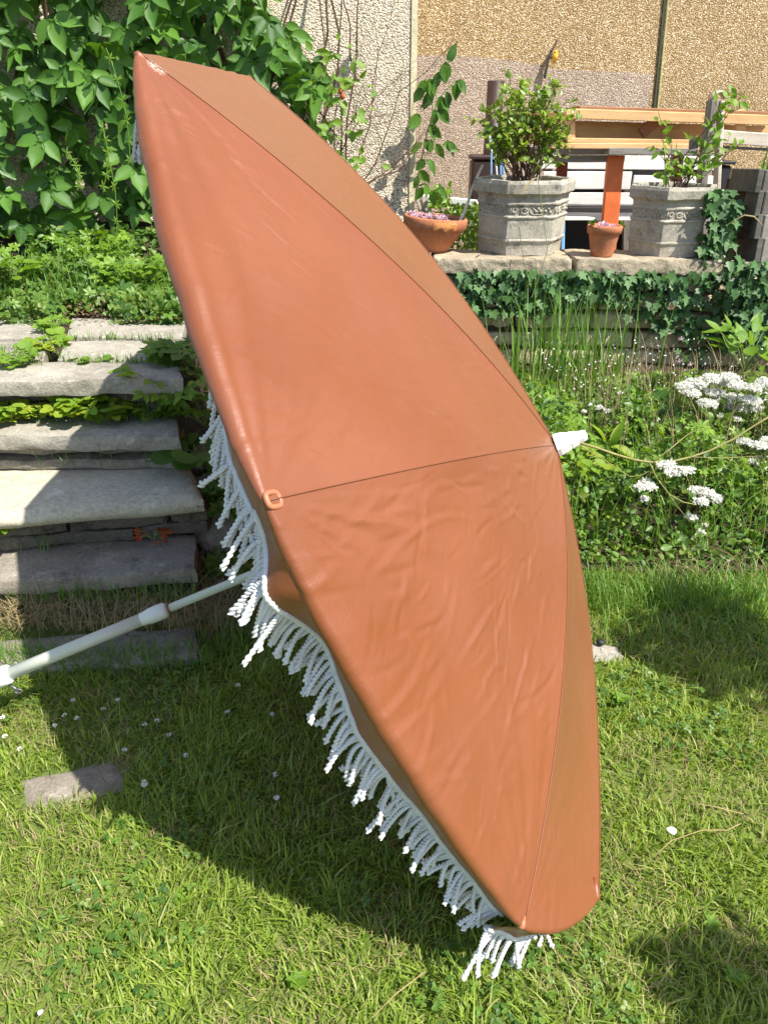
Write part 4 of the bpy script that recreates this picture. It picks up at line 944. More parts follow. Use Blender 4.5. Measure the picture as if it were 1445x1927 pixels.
# clover flowers
k = 0
FLM = None
for (px, py) in [(195, 1335), (222, 1318), (122, 1346), (146, 1352), (104, 1366), (6, 1350), (10, 1386), (38, 1410), (296, 1356), (273, 1364), (318, 1383), (235, 1412), (272, 1472), (350, 1422), (512, 1345), (513, 1345), (428, 1340), (518, 1458), (138, 1318), (448, 1290), (30, 1250)]:
    p = GZ(px, py, .035); t = thing('clover_flower', 'small white clover flower in the shaded grass near the parasol pole', 'flower', (p.x, p.y, 0), 'clover flowers in the lawn')
    m_ = 26; d = rv(m_); d[:, 2] = np.abs(d[:, 2]) * .9; d /= np.linalg.norm(d, axis=1)[:, None]
    leaf_mass('flower_head', 'small', np.array([p.x, p.y, .035]) + d * .002, d, rv(m_), .005, M['petal'], t, kind='thing')
    mb = MB(); mb.add(*tube_vf([(p.x, p.y, 0), (p.x + .002, p.y, .034)], .0008, 4)); mb.build('stalk', M['green_stem'], t)
for i, (px, py, s_, lb) in enumerate([(1258, 1556, .026, 'single white petal lying on the sunlit lawn right of the parasol'), (273, 1472, .02, 'white petal lying in the shaded grass beside the stepping stone'), (78, 1900, .012, 'pale fluffy petal on the lawn at the bottom left'), (520, 1497, .018, 'buff petal on bare ground in the parasol shade')]):
    p = GZ(px, py, .035); leaf_mass('petal', 'round', [list(p)], [[.2, -.9, .2]], [[.1, -.4, 1]], [s_ * .8], M['petal'], kind='thing', label=lb, category='petal')
# fallen twigs
for i, (pts, lb) in enumerate([([(1232, 1610), (1262, 1582), (1320, 1562), (1368, 1562), (1392, 1550)], 'long curved straw stem on the sunlit lawn below the white petal'), ([(1235, 1610), (1248, 1640), (1252, 1668)], 'short bent straw stem on the sunlit lawn'), ([(1300, 1512), (1345, 1518), (1398, 1532)], 'straight dry stem near bare soil at the right of the lawn'), ([(700, 1915), (745, 1870), (800, 1828)], 'dry straw stem at the lower edge of the parasol shade'), ([(232, 1186), (250, 1225), (330, 1250)], 'bent dry stem lying on the lowest stone slab'), ]):
    mb = MB(); mb.add(*tube_vf([GZ(x, y, .035) for x, y in pts], .0009, 5)); o = mb.build('straw_stem', M['clay_dry'], None, True, label=lb, category='stem')
# --- tall grass at lawn edges and step edges
def strip_(n, px0, px1, py0, py1, z):
    return np.array([list(GZ(rng.uniform(px0, px1), rng.uniform(py0, py1), z)) for _ in range(n)])
def strip(n, px0, px1, py0, py1, z, jitter=0):
    return np.array([list(GZ(rng.uniform(px0, px1), rng.uniform(py0, py1), z)) for _ in range(n)])
P = np.concatenate([strip(900, 0, 380, 1240, 1275, .0), strip(700, 372, 470, 1060, 1240, .0), strip(260, 0, 372, 1110, 1140, .09), strip(1100, 1080, 1445, 1085, 1150, .02), strip(300, 1090, 1445, 1150, 1230, 0)])
blades('edge_grass', P, rng.uniform(.05, .11, len(P)), rng.uniform(.002, .004, len(P)), M['tallgrass'], .7, None, 4, label='longer green grass along the foot of steps and border', category='grass')
P = np.concatenate([strip(900, 0, 372, 1125, 1190, .06), strip(90, 1230, 1445, 1030, 1110, .03), strip(500, 380, 440, 1100, 1200, .02)])
blades('straw_litter', P, rng.uniform(.05, .13, len(P)), rng.uniform(.0015, .0028, len(P)), M['straw'], 1.4, None, 4, label='matted dry straw on the low step and border edge', category='straw')
# tall grass clump against the retaining wall
P = np.array([[rng.normal(.93, .15), rng.uniform(3.5, 3.95), .07] for _ in range(230)])
blades('tall_grass', P, rng.uniform(.25, .62, len(P)), rng.uniform(.006, .011, len(P)), M['tallgrass'], .3, None, 6, label='tall upright grass clump in front of the block wall', category='grass')
P = np.array([[rng.uniform(.6, 2.6), rng.uniform(2.7, 3.6), .07] for _ in range(420)] + [[rng.uniform(.7, 2.6), rng.uniform(3.2, 3.85), .07] for _ in range(380)])
blades('seeding_grass', P, rng.uniform(.15, .36, len(P)), rng.uniform(.002, .004, len(P)), M['straw'], .45, None, 5, label='thin buff seeding grass stems in the border', category='grass')

# --- border undergrowth: leafy mass
def mass_pts(n, xr, yr, z0, zf):
    x = rng.uniform(*xr, n); y = rng.uniform(*yr, n); g = np.array([zf(a, b) for a, b in zip(x, y)]); t = rng.random(n) ** .7
    return np.stack([x, y, z0 + g * t], 1)
def bh(x, y):
    e = max(.12, min(1, (y - 2.0) / .45)); far = max(0, min(1, (3.9 - y) / .7))
    return e * (.08 + .34 * max(0, noise.noise(Vector((x * 4, y * 4, 1))) + .35)) * (.22 + .78 * max(0, min(1, (3.75 - y) / 1.1)))
P = mass_pts(19000, (.42, 3.0), (2.02, 3.85), .04, bh); n = len(P)
leaf_mass('border_undergrowth', 'ovate', P, rv(n, .7) + [0, -.5, .2], rv(n, .5) + [.3, -.4, 1], rng.uniform(.018, .042, n), M['herb'], label='dense mixed green undergrowth in the flower border', category='undergrowth')
P = mass_pts(5500, (.42, 3.0), (2.3, 3.9), .06, bh); n = len(P)
leaf_mass('border_weeds', 'five', P, rv(n, .7) + [0, -.5, .2], rv(n, .5) + [.3, -.4, 1], rng.uniform(.02, .04, n), M['young'], label='lighter cleaver weeds threaded through the flower border', category='weeds')
P = mass_pts(2600, (.42, 3.0), (2.05, 3.5), .03, lambda x, y: .03)
blades('border_grass', P, rng.uniform(.1, .3, len(P)), rng.uniform(.003, .006, len(P)), M['tallgrass'], .55, None, 4, label='loose grass growing through the flower border', category='grass')
P = mass_pts(800, (.9, 2.6), (2.25, 3.3), .1, lambda x, y: .08)
blades('border_straw', P, rng.uniform(.12, .38, len(P)), .002, M['straw'], .6, None, 4, label='tangled buff dead stems low in the flower border', category='stems')
# tiny pale flowers over the border
n = 420; P = np.array([[rng.uniform(.75, 2.0), rng.uniform(2.9, 3.7), rng.uniform(.22, .36)] for _ in range(n)])
leaf_mass('small_blossom', 'small', P, rv(n), rv(n), .011, M['petal'], label='scattered tiny whitish blossom over the border', category='blossom')

# --- named border plants
def rosette_plant(name, label, cat, c, kind, m, n, size, h=.08, spread=.08, group=None, stem_m=None, up=.5):
    t = thing(name, label, cat, c, group); th = rng.random(n) * 6.28; r_ = spread * np.sqrt(rng.random(n)); 
    P = np.stack([c[0] + r_ * np.cos(th), c[1] + r_ * np.sin(th), c[2] + h * (.4 + .6 * rng.random(n))], 1)
    Y = np.stack([np.cos(th), np.sin(th), up * rng.random(n) - .1], 1) + [0, -.35, 0]; N = np.tile([.15, -.35, 1.], (n, 1)) + rv(n, .25)
    mb = MB()
    for p in P: mb.add(*tube_vf([c, (np.array(c) * .4 + p * .6) + [0, 0, .01], p], .0012, 4))
    mb.build('stalks', stem_m or M['green_stem'], t)
    leaf_parts(kind, P, Y, N, size * rng.uniform(.75, 1.25, n), m, t)
    return t
rosette_plant('broad_leaf_plant', 'clump of big dark broad leaves behind the finial', 'plant', tuple(GY(1195, 830, 3.0)), 'ovate', M['darkleaf'], 7, .2, .09, .05, up=2.2)
rosette_plant('bright_weed', 'yellow green rounded leaves just below the white finial', 'plant', tuple(GY(1082, 900, 2.45)), 'ovate', M['yellow'], 40, .05, .12, .09)
rosette_plant('bright_weed', 'glossy light green leaves against the canopy edge below the finial', 'plant', tuple(GY(1108, 1010, 2.3)), 'ovate', M['yellow'], 12, .06, .1, .07)
rosette_plant('strap_leaf_plant', 'pair of upright yellow green leaves right of the finial', 'plant', tuple(GY(1142, 850, 2.7)), 'long', M['yellow'], 5, .11, .03, .02, up=4)
rosette_plant('leafy_seedling', 'light green leafy shoots below the ivy at the right edge', 'plant', tuple(GY(1400, 700, 3.3)), 'ovate', M['young'], 34, .085, .18, .16, up=1.5)
rosette_plant('saxifrage', 'dark rosettes low in the border shade', 'plant', tuple(GY(1255, 1050, 2.35)), 'round', M['herb'], 70, .035, .06, .16)
rosette_plant('bright_leaf', 'lone yellow green leaves at the right frame edge', 'plant', tuple(GY(1432, 950, 2.35)), 'ovate', M['yellow'], 4, .06, .05, .03)
# --- white flower heads
def flower_head(p, r, parent, n=70):
    d = rng.normal(0, 1, (n, 3)); d /= np.linalg.norm(d, axis=1)[:, None]; d[:, 2] = np.abs(d[:, 2]) * .45; rr = r * np.sqrt(rng.random(n))[:, None]
    P = np.array(p) + d * [1, 1, 1] * rr
    reps = 6; Pm = np.repeat(P, reps, 0) + rv(n * reps, .0012); Y = rv(n * reps) + [0, -.3, .6]
    leaf_mass('flower_head', 'small', Pm, Y, rv(n * reps) + [0, -.4, 1], rng.uniform(.0055, .0095, n * reps), M['petal'], parent, kind='thing')
def flower_plant(label, heads, y, base_px, group='white flowering plants in the border', r=.03, stem=True):
    c = GY(*base_px, y); t = thing('white_flower_plant', label, 'flowers', (c.x, y, .05))
    mb = MB()
    for hd_ in heads:
        px, py = hd_[:2]; rr = hd_[2] if len(hd_) > 2 else r; yy = y + rng.uniform(-.12, .12)
        p = GY(px, py, yy); flower_head(p, rr, t, int(100 * (rr / .03) ** 2))
        if stem:
            b0 = Vector((c.x + rng.uniform(-.05, .05), yy + .05, .08)); mb.add(*tube_vf([qb(b0, Vector((p.x, yy, (p.z + b0.z) / 2)), p, t_) for t_ in np.linspace(0, 1, 6)], .002, 4))
            for q3 in range(7):
                e = p + Vector((rng.uniform(-rr, rr) * .7, rng.uniform(-rr, rr) * .5, 0)); mb.add(*tube_vf([p - Vector((0, 0, .035)), e], .0008, 3))
    if stem: mb.build('stalks', M['green_stem'], t)
    return t
flower_plant('large bank of white flower heads at the right below the ivy', [(1290, 730), (1370, 712), (1415, 768), (1360, 785, .024), (1385, 790, .02), (1305, 722), (1335, 714), (1362, 722), (1390, 728), (1300, 742), (1345, 742), (1385, 750), (1412, 755), (1372, 768), (1330, 762), (1400, 772), (1420, 732), (1440, 722), (1442, 750), (1318, 728), (1358, 752)], 2.9, (1380, 850), r=.042)
flower_plant('white flower heads at the right edge, level with the finial', [(1400, 834), (1425, 840), (1445, 832), (1442, 866), (1415, 870), (1425, 885, .02), (1440, 880)], 2.55, (1430, 940), r=.032)
flower_plant('white heads nearest the finial, on thin stalks', [(1128, 768, .018), (1142, 774, .014), (1098, 775, .01), (1110, 762, .008), (1200, 828, .018), (1190, 824, .014), (1212, 832, .012), (1160, 795, .008), (1235, 790, .012), (1165, 740, .008)], 2.9, (1165, 860))
v = flower_plant('white valerian heads on a long arching olive stem', [(1250, 878, 0.0260), (1268, 890, 0.0312), (1285, 888, 0.0286), (1262, 874, 0.0182), (1298, 884, 0.0156), (1215, 910, 0.0260), (1205, 918, 0.0208), (1222, 918, 0.0208), (1212, 940, 0.0156), (1310, 925, 0.0286), (1330, 930, 0.0312), (1345, 940, 0.0260), (1320, 945, 0.0234), (1352, 938, 0.0156), (1300, 975, 0.0182), (1312, 978, 0.0234), (1322, 988, 0.0156), (1318, 1002, 0.0130)], 2.15, (1300, 1050), stem=False)
mb = MB()
def arcstem(pts, y0, y1, r0, r1):
    n = len(pts); w_ = [GY(px, py, y0 + (y1 - y0) * i / (n - 1)) for i, (px, py) in enumerate(pts)]
    mb.add(*tube_vf(w_, np.linspace(r0, r1, n), 6))
arcstem([(1085, 832), (1120, 842), (1160, 856), (1195, 866), (1225, 870), (1265, 868), (1300, 860), (1335, 848), (1380, 826), (1420, 800), (1470, 770)], 2.2, 2.3, .0045, .0028)
arcstem([(1085, 835), (1110, 850), (1140, 868), (1165, 885), (1185, 897), (1205, 895), (1222, 886)], 2.15, 2.15, .0016, .0012)
arcstem([(1222, 872), (1235, 900), (1258, 930), (1285, 945), (1310, 950)], 2.18, 2.15, .0025, .0018)
arcstem([(1230, 868), (1260, 845), (1290, 820), (1310, 808)], 2.2, 2.3, .002, .0012)
arcstem([(1258, 930), (1275, 955), (1300, 985)], 2.15, 2.15, .0016, .001); arcstem([(1222, 886), (1215, 905)], 2.15, 2.15, .0015, .001); arcstem([(1240, 870), (1265, 885)], 2.15, 2.15, .0015, .001)
arcstem([(1300, 860), (1360, 862), (1430, 858)], 2.2, 2.3, .0014, .001)
mb.build('arching_stem', M['olive_stem'], v, True)
for i, (px, py) in enumerate([(1276, 682), (1297, 688), (1402, 660), (1040 + 240, 640)]):
    p = GY(px, py, 3.4); leaf_mass('pink_flower', 'five', [list(p)], [[0, -.3, 1]], [[0, -1, .3]], [.02], M['pink_petal'], kind='thing', label='tiny pink flower among the grasses in front of the block wall', category='flower', group='tiny pink wall flowers')

# --- ivy over the coping and wall
def ivy_patch(name, label, n, sampler, size, cap=280):
    P = np.array([sampler() for _ in range(n)]); c = P.mean(0); t = thing(name, label, 'ivy', tuple(c))
    Y = rv(n, .45) + [0, -.25, -1]; N = rv(n, .35) + [.2, -1, .55]
    leaf_parts('ivy', P, Y, N, rng.uniform(*size, n), M['ivy'], t, cap)
    mb = MB()
    for _ in range(24):
        a = Vector(P[rng.integers(n)]); pts = [a + Vector((.05 * math.sin(s_), .03, -.05 * s_)) for s_ in range(5)]; mb.add(*tube_vf(pts, .0022, 4))
    mb.build('vine_stems', M['twig'], t)
def s1():
    while True:
        x = rng.uniform(.38, 2.25); prof = (.32 if x > 1.45 else .23) + .1 * noise.noise(Vector((x * 4, 0, 3))) + (.12 if x > 1.6 else 0)
        if .85 < x < 1.3: prof *= .8
        z = .6 - (rng.random() ** 1.15) * prof
        if rng.random() < .9: return [x, YW(x) - rng.uniform(.0, .055), z]
ivy_patch('ivy', 'ivy hanging in a broad curtain below the coping stones', 950, s1, (.035, .062))
def s2():
    t = rng.random(); p = GY(1345 + 20 * math.sin(t * 5) + rng.normal(0, 14) + 30 * max(0, t - .6), 352 + 175 * t, 4.1 - .1 * rng.random()); return list(p)
ivy_patch('ivy', 'ivy climbing the gap between twiggy planter and wooden planter', 300, s2, (.04, .075), 200)
def s3():
    p = GY(rng.uniform(1370, 1480), 490 + 165 * rng.random(), 3.98 - .12 * rng.random()); return list(p)
ivy_patch('ivy', 'ivy mound under the wooden planter at the right edge', 520, s3, (.035, .065), 150)

# --- virginia creeper on the left wall
t = thing('virginia_creeper', 'lush green creeper covering the wall behind the parasol', 'creeper', (-1.0, 4.5, .6))
cr_top = []
PP = []
def crx(px, py):     # coverage in the photograph, expressed on the wall
    e = noise.noise(Vector((px * .012, py * .012, 2)))
    if py < 90: return px < 520 + 70 * e
    if py < 260: lim = 600 + 60 * e - (py - 90) * .1
    else: lim = 640
    left = -10
    if 190 < py < 470: left = 38 + 55 * e + 20 * math.sin(py * .03)
    return left < px < lim
tries = 0
while len(PP) < 900 and tries < 40000:
    tries += 1; px = rng.uniform(-260, 640); py = rng.uniform(-160, 520)
    if px > 0 and not crx(px, py): continue
    dep = 4.68 - .62 * rng.random() ** 1.2 * (1 - max(0, (px - 430) / 400)); p = GY(px, py, dep)
    if p.z < .55: continue
    PP.append(list(p))
PP = np.array(PP); n = len(PP)
Y = rv(n, .38) + [0, -.35, -.9]; N = rv(n, .42) + [.25, -.9, .75]
sel = rng.random(n) < .55
far_ = (PP[:, 0] < -1.9)
key = np.where(far_, .3, 1.0)
leaf_parts('creeper5', PP[sel], Y[sel], N[sel], rng.uniform(.07, .16, sel.sum()), M['creeper'], t, 170, key=key[sel])
leaf_parts('creeper3', PP[~sel], Y[~sel], N[~sel], rng.uniform(.1, .16, (~sel).sum()), M['creeper'], t, 120, stuff='backing_leaves', key=key[~sel])
mb = MB()
for _ in range(26):
    x = rng.uniform(-2.0, -.35); pts = [Vector((x + .12 * math.sin(s_ * .7 + x * 9) , 4.7 - .02 * s_ * (1 if s_ < 9 else 0), .5 + s_ * .17)) for s_ in range(14)]; mb.add(*tube_vf(pts, .006, 5))
mb.build('vine_stems', M['twig'], t)
# cleavers hanging in front
t = thing('cleavers', 'thin pale green cleavers trailing down in front of the creeper', 'weeds', tuple(GY(220, 330, 3.9)))
mb = MB(); LP = []; LY = []
for (a, c_) in [((200, 90), (245, 300)), ((190, 230), (196, 350)), ((120, 280), (150, 350)), ((205, 300), (215, 480)), ((160, 480), (240, 560)), ((60, 560), (180, 545)), ((100, 470), (130, 580))]:
    A = GY(*a, 3.85); B = GY(*c_, 3.8); mid = A.lerp(B, .5) + Vector((.05, 0, 0)); pts = [qb(A, mid, B, s_) for s_ in np.linspace(0, 1, 12)]; mb.add(*tube_vf(pts, .0022, 4))
    for p in pts[1::2]:
        for k_ in range(6):
            th = k_ * 1.047 + rng.normal(0, .3); LP.append(list(p)); LY.append([math.cos(th), -.2, math.sin(th)])
mb.build('stems', M['young'], t); leaf_mass('whorled_leaves', 'long', LP, LY, rv(len(LP), .3) + [0, -1, .3], .026, M['young'], t)
# small leaved plant, ferny weeds, soil bed cover at the foot of the creeper
def bedz(x, y): return .56 + .16 * max(0, (y - 3.4))
def mound(name, label, cat, kind, m, n, px, py, yr, size, sz=(.9), thick=.05, **kw):
    P = np.array([(lambda q: list(q))(GY(rng.uniform(*px), rng.uniform(*py), rng.uniform(*yr))) for _ in range(n)])
    P = P[(P[:, 2] > .6) & (P[:, 2] < .88 + .28 * fnoise(P, 2.3, 5) - .35 * np.clip(4.0 - P[:, 1], 0, 1))]; n = len(P)
    return leaf_mass(name, kind, P, rv(n, .6) + [0, -.5, .1], rv(n, .45) + [.2, -.5, 1], rng.uniform(*size, n), m, label=label, category=cat)
mound('bed_weeds', 'low mixed weeds at the foot of the creeper', 'weeds', 'five', M['herb'], 3000, (-160, 335), (488, 604), (3.45, 3.95), (.025, .06))
mound('bed_leaves', 'brighter small leaves along the back of the landing', 'weeds', 'ovate', M['young'], 300, (-160, 340), (520, 606), (3.36, 3.7), (.014, .04))
mound('bed_cleavers', 'pale star leaved cleavers over the bed', 'weeds', 'five', M['young'], 700, (-60, 250), (440, 570), (3.6, 3.9), (.025, .05))
mound('bed_shrub_mass', 'small dark leaves behind the upper left of the canopy', 'leaves', 'ovate', M['herb'], 1700, (60, 330), (430, 530), (3.95, 4.35), (.03, .055))
n = 3600; P = np.stack([rng.uniform(-2.3, -.75, n), rng.uniform(3.2, 3.75, n), np.zeros(n)], 1); f = fnoise(P, 3.1, 11); P = P[(f > -.42 + .5 * np.exp(-((P[:, 0] + 1.25) / .16) ** 2) - (P[:, 1] - 3.3) * .6)]
P[:, 2] = [bedz(x, y) + .07 * rng.random() for x, y, _ in P]; n = len(P)
leaf_mass('bed_front_weeds', 'ovate', P, rv(n, .7) + [0, -.5, .1], rv(n, .4) + [.2, -.4, 1], rng.uniform(.018, .05, n), M['herb'], label='patchy creeping weeds spilling onto the back of the paving', category='weeds')
P = P[rng.random(n) < .25] + [0, -.03, .02]; blades('bed_grass', P, rng.uniform(.06, .16, len(P)), .004, M['tallgrass'], .7, None, 4, label='grass blades at the back edge of the paving', category='grass')
P = np.concatenate([strip_(500, -150, 120, 566, 612, .6), strip_(420, 215, 350, 560, 612, .6), strip_(60, 120, 215, 562, 585, .6)]); P[:, 2] += rng.random(len(P)) * .06; n = len(P)
leaf_mass('edge_weeds', 'five', P, rv(n, .7) + [0, -.5, .1], rv(n, .6) + [.2, -.4, 1], rng.uniform(.015, .055, n), M['herb'], label='weeds overlapping the rear edge of the paving', category='weeds')
rosette_plant('small_shrub', 'fresh green small leaved shrub at the back right of the landing', 'shrub', tuple(GY(262, 575, 3.5)), 'five', M['young'], 110, .05, .2, .15, up=1)
rosette_plant('broad_weed', 'pale rough leaved weed at the left edge of the landing bed', 'plant', tuple(GY(22, 540, 3.5)), 'ovate', M['young'], 14, .1, .12, .08)
rosette_plant('round_leaf_weed', 'yellow green round leaved weed on the back of the landing', 'plant', tuple(GY(95, 598, 3.42)), 'round', M['yellow'], 22, .045, .06, .08)
# dry leaf litter
n = 420; P = np.array([list(GZ(rng.uniform(-20, 340), rng.uniform(560, 604), .625)) for _ in range(n)]); leaf_mass('leaf_litter', 'small', P, rv(n) * [1, 1, .2], rv(n, .3) + [0, 0, 1], rng.uniform(.008, .02, n), M['litter'], label='dry brown leaf litter at the back of the landing', category='litter')

# weeds on the steps
def step_weed(label, px, py, z, kind, m, n, size, spread, h=.04): return rosette_plant('step_weed', label, 'weed', tuple(GZ(px, py, z)), kind, m, n, size, h, spread)
step_weed('yellow green strawberry leaves at the left of the second tread from the top', 20, 795, .455, 'tri', M['yellow'], 26, .042, .07, .07)
step_weed('small yellow leaved weed between two larger clumps under the top tread', 78, 790, .455, 'tri', M['yellow'], 18, .034, .04, .06)
step_weed('fullest yellow green strawberry clump in the middle under the top tread', 150, 792, .455, 'tri', M['yellow'], 44, .042, .08, .09)
step_weed('bright green low leaves right of the strawberry clump under the top tread', 205, 793, .455, 'tri', M['yellow'], 26, .038, .06, .06)
step_weed('small round leaves on the second tread close to the dead flower stems', 285, 790, .455, 'tri', M['young'], 20, .03, .05, .05)
step_weed('yellow green lobed leaves between the paving slabs at the left', 90, 655, .6, 'tri', M['yellow'], 20, .04, .06, .03)
step_weed('low green weed in the paving joint above the top tread', 25, 684, .6, 'tri', M['young'], 20, .035, .07, .03)
step_weed('two round leaves on the edge of the top tread', 140, 682, .6, 'round', M['young'], 3, .04, .02, .01)
step_weed('small round leaf on the front of the top tread, right of centre', 192, 681, .6, 'round', M['young'], 2, .035, .02, .01)
step_weed('tuft of green between the upper paving slabs', 105, 622, .603, 'five', M['young'], 34, .03, .05, .04)
step_weed('tufted weed by the right end of the paving', 330, 690, .58, 'five', M['young'], 30, .045, .07, .08)
step_weed('large round green leaves beside the cream tread', 372, 868, .36, 'round', M['herb'], 12, .07, .07, .05)
step_weed('single round leaf on the cream tread back edge', 305, 873, .34, 'round', M['herb'], 2, .05, .02, .02)
step_weed('small green weed at the left edge of the cream tread', 6, 876, .33, 'round', M['young'], 8, .04, .04, .02)
step_weed('green herb rooted right of the cream tread end', 390, 960, .2, 'five', M['herb'], 22, .05, .06, .12)
step_weed('green herb and grass at the left end of the shaded tread', 5, 1015, .2, 'five', M['young'], 20, .045, .07, .08)
step_weed('tiny red leaved weed on the shaded tread', 288, 1015, .19, 'five', M['red_petal'], 12, .018, .06, .02)
step_weed('yellowing vine leaves hanging beside the upper treads', 330, 760, .5, 'creeper3', M['yellow'], 20, .05, .13, .12)
step_weed('greener vine leaves at the lower right of the second tread', 385, 800, .42, 'creeper3', M['young'], 20, .05, .1, .12)
step_weed('olive leaves close behind the canopy edge beside the treads', 370, 720, .52, 'five', M['herb'], 34, .06, .12, .14)
t = thing('dead_stems', 'reddish dead stems leaning beside the upper treads', 'stems', tuple(GZ(340, 720, .6)))
for a, c_ in [((245, 618), (350, 712)), ((350, 712), (375, 830)), ((262, 630), (290, 655)), ((350, 700), (300, 790)), ((372, 720), (352, 800)), ((330, 620), (290, 640))]:
    A = GY(*a, 2.85); B = GY(*c_, 2.7); mb = MB(); mb.add(*tube_vf([A, A.lerp(B, .5) + Vector((.004, 0, .008)), B], .003, 5)); mb.build('stem', M['clay_dry'], t)
P = strip(160, 0, 80, 655, 690, .6); blades('joint_grass', np.concatenate([P, strip(90, 80, 130, 600, 680, .6), strip(150, 120, 330, 679, 684, .6), strip(120, 130, 330, 636, 640, .6)]), rng.uniform(.015, .05, 520), .003, M['tallgrass'], .7, None, 3, label='grass growing in the joints of the paving', category='grass')
P = np.concatenate([strip(70, 0, 110, 1010, 1040, .17), strip(60, 60, 330, 860, 880, .35), strip(100, 0, 330, 785, 798, .455)]); blades('step_grass', P, rng.uniform(.04, .12, len(P)), .0025, M['tallgrass'], .9, None, 4, label='wispy grass blades on the stone treads', category='grass')
P = np.concatenate([strip(160, 375, 470, 960, 1080, .08), strip(140, 395, 450, 860, 960, .25)]); n = len(P)
leaf_mass('bank_weeds', 'five', P, rv(n), rv(n, .3) + [0, -.3, 1], rng.uniform(.03, .05, n), M['herb'], label='dark weeds on the bank beside the lower steps', category='weeds')
P = np.array([[rng.uniform(-.66, .45), rng.uniform(2.0, 4.2), 0] for _ in range(1800)]); P[:, 2] = [.02 + .58 * max(0, min(1, (y - 1.95) / 1.6)) * max(0, 1 - (x + .68) / 1.1 * 1.3) for x, y, _ in P]
n = len(P); leaf_mass('bank_cover', 'ovate', P + [0, 0, .03], rv(n), rv(n, .4) + [0, -.3, 1], rng.uniform(.03, .06, n), M['herb'], label='leafy cover on the bank hidden behind the parasol', category='weeds')

# --- plants in the planters
def shrub(name, label, c, stems, leaf_kind, m, nleaf, lsize, stem_m, cap=295, lean=(0, 0), sr=.0035):
    t = thing(name, label, 'shrub', c); mb = MB(); LP = []; LY = []
    for (px, py, y, k_) in stems:
        tip = GY(px, py, y); c0 = Vector(c) + Vector((rng.uniform(-.07, .07), rng.uniform(-.05, .05), 0)); mid = c0.lerp(tip, .5) + Vector((rng.uniform(-.03, .03), 0, .05)); pts = [qb(c0, mid, tip, s_) for s_ in np.linspace(0, 1, 12)]
        mb.add(*tube_vf(pts, np.linspace(sr, sr * .35, 12), 5))
        for _ in range(k_):
            s_ = rng.uniform(.42, 1.0); b0 = qb(c0, mid, tip, s_); d_ = Vector(rng.normal(0, 1, 3)); d_.z = abs(d_.z) * .4; e = b0 + d_.normalized() * rng.uniform(.02, .075)
            mb.add(*tube_vf([b0, e], .0012, 3)); 
            for r_ in range(nleaf):
                f = b0.lerp(e, (r_ + 1) / nleaf); LP.append(list(f)); LY.append(list(d_.normalized() + Vector(rng.normal(0, .6, 3))))
    mb.build('stems', stem_m, t)
    n = len(LP); leaf_parts(leaf_kind, LP, LY, rv(n, .5) + [.2, -.6, .8], rng.uniform(*lsize, n), m, t, cap); return t
zL = cz + .375 * .367 / .43
st_ = []
for i in range(46):
    a = rng.random(); px = 985 + (rng.random() - .5) * 170; py = 128 + abs(px - 1000) * .8 + rng.random() * 90
    st_.append((px, py, 4.33 + rng.uniform(-.2, .2), 7))
st_ += [(905, 225, 4.25, 6), (1088, 220, 4.3, 7), (1080, 275, 4.25, 6), (1035, 140, 4.35, 8), (1055, 150, 4.3, 8), (960, 150, 4.3, 7), (930, 170, 4.3, 7), (1068, 185, 4.3, 7), (1040, 300, 4.2, 3), (900, 245, 4.2, 3)]
shrub('potted_bush', 'bright green leafy bush growing in the left stone planter', (cL[0], cL[1], zL), st_, 'ovate', M['shrub'], 4, (.026, .044), M['twig'], 295)
zR = cz + .37 * .34 / .43
st_ = [(1238, 208, 4.3, 3), (1250, 330, 4.2, 4), (1262, 255, 4.25, 4), (1352, 200, 4.2, 6), (1385, 180, 4.2, 8), (1415, 152, 4.2, 8), (1378, 270, 4.2, 6), (1398, 265, 4.2, 5), (1345, 240, 4.2, 5), (1290, 300, 4.2, 5), (1320, 320, 4.15, 6), (1360, 300, 4.2, 5), (1300, 330, 4.2, 5), (1235, 250, 4.25, 2)]
shrub('potted_sapling', 'sparse twiggy shrub with long leafy shoots in the right stone planter', (cR[0], cR[1], zR), st_ + [(1240, 290, 4.2, 4), (1275, 320, 4.2, 5), (1330, 270, 4.2, 4)], 'ovate', M['young'], 2, (.035, .055), M['twig'], 290)
# wisps of flowering grass hanging over the left planter rim
t = thing('grass_wisp', 'bleached grass seed head draped over the left planter rim', 'grass', tuple(GY(1000, 345, 4.0)))
for pts in ([(1010, 335), (1002, 337), (990, 350), (980, 366)], [(1012, 338), (1030, 470), (1000, 560)], [(975, 420), (985, 490), (998, 540)]):
    mb = MB(); mb.add(*tube_vf([GY(x, y, 4.02 - .02 * i) for i, (x, y) in enumerate(pts)], [.002] * len(pts) if len(pts) < 4 else [.001, .004, .005, .002], 5)); mb.build('stem', M['straw'] if len(pts) > 3 else M['green_stem'], t)
t = thing('grass_wisp', 'bleached grass head arching before the wooden planter', 'grass', tuple(GY(1420, 420, 3.9)))
mb = MB(); mb.add(*tube_vf([GY(x, y, 3.9) for x, y in [(1365, 425), (1380, 415), (1400, 405), (1418, 408), (1434, 424)]], [.001, .002, .004, .005, .002], 5)); mb.build('stem', M['straw'], t)
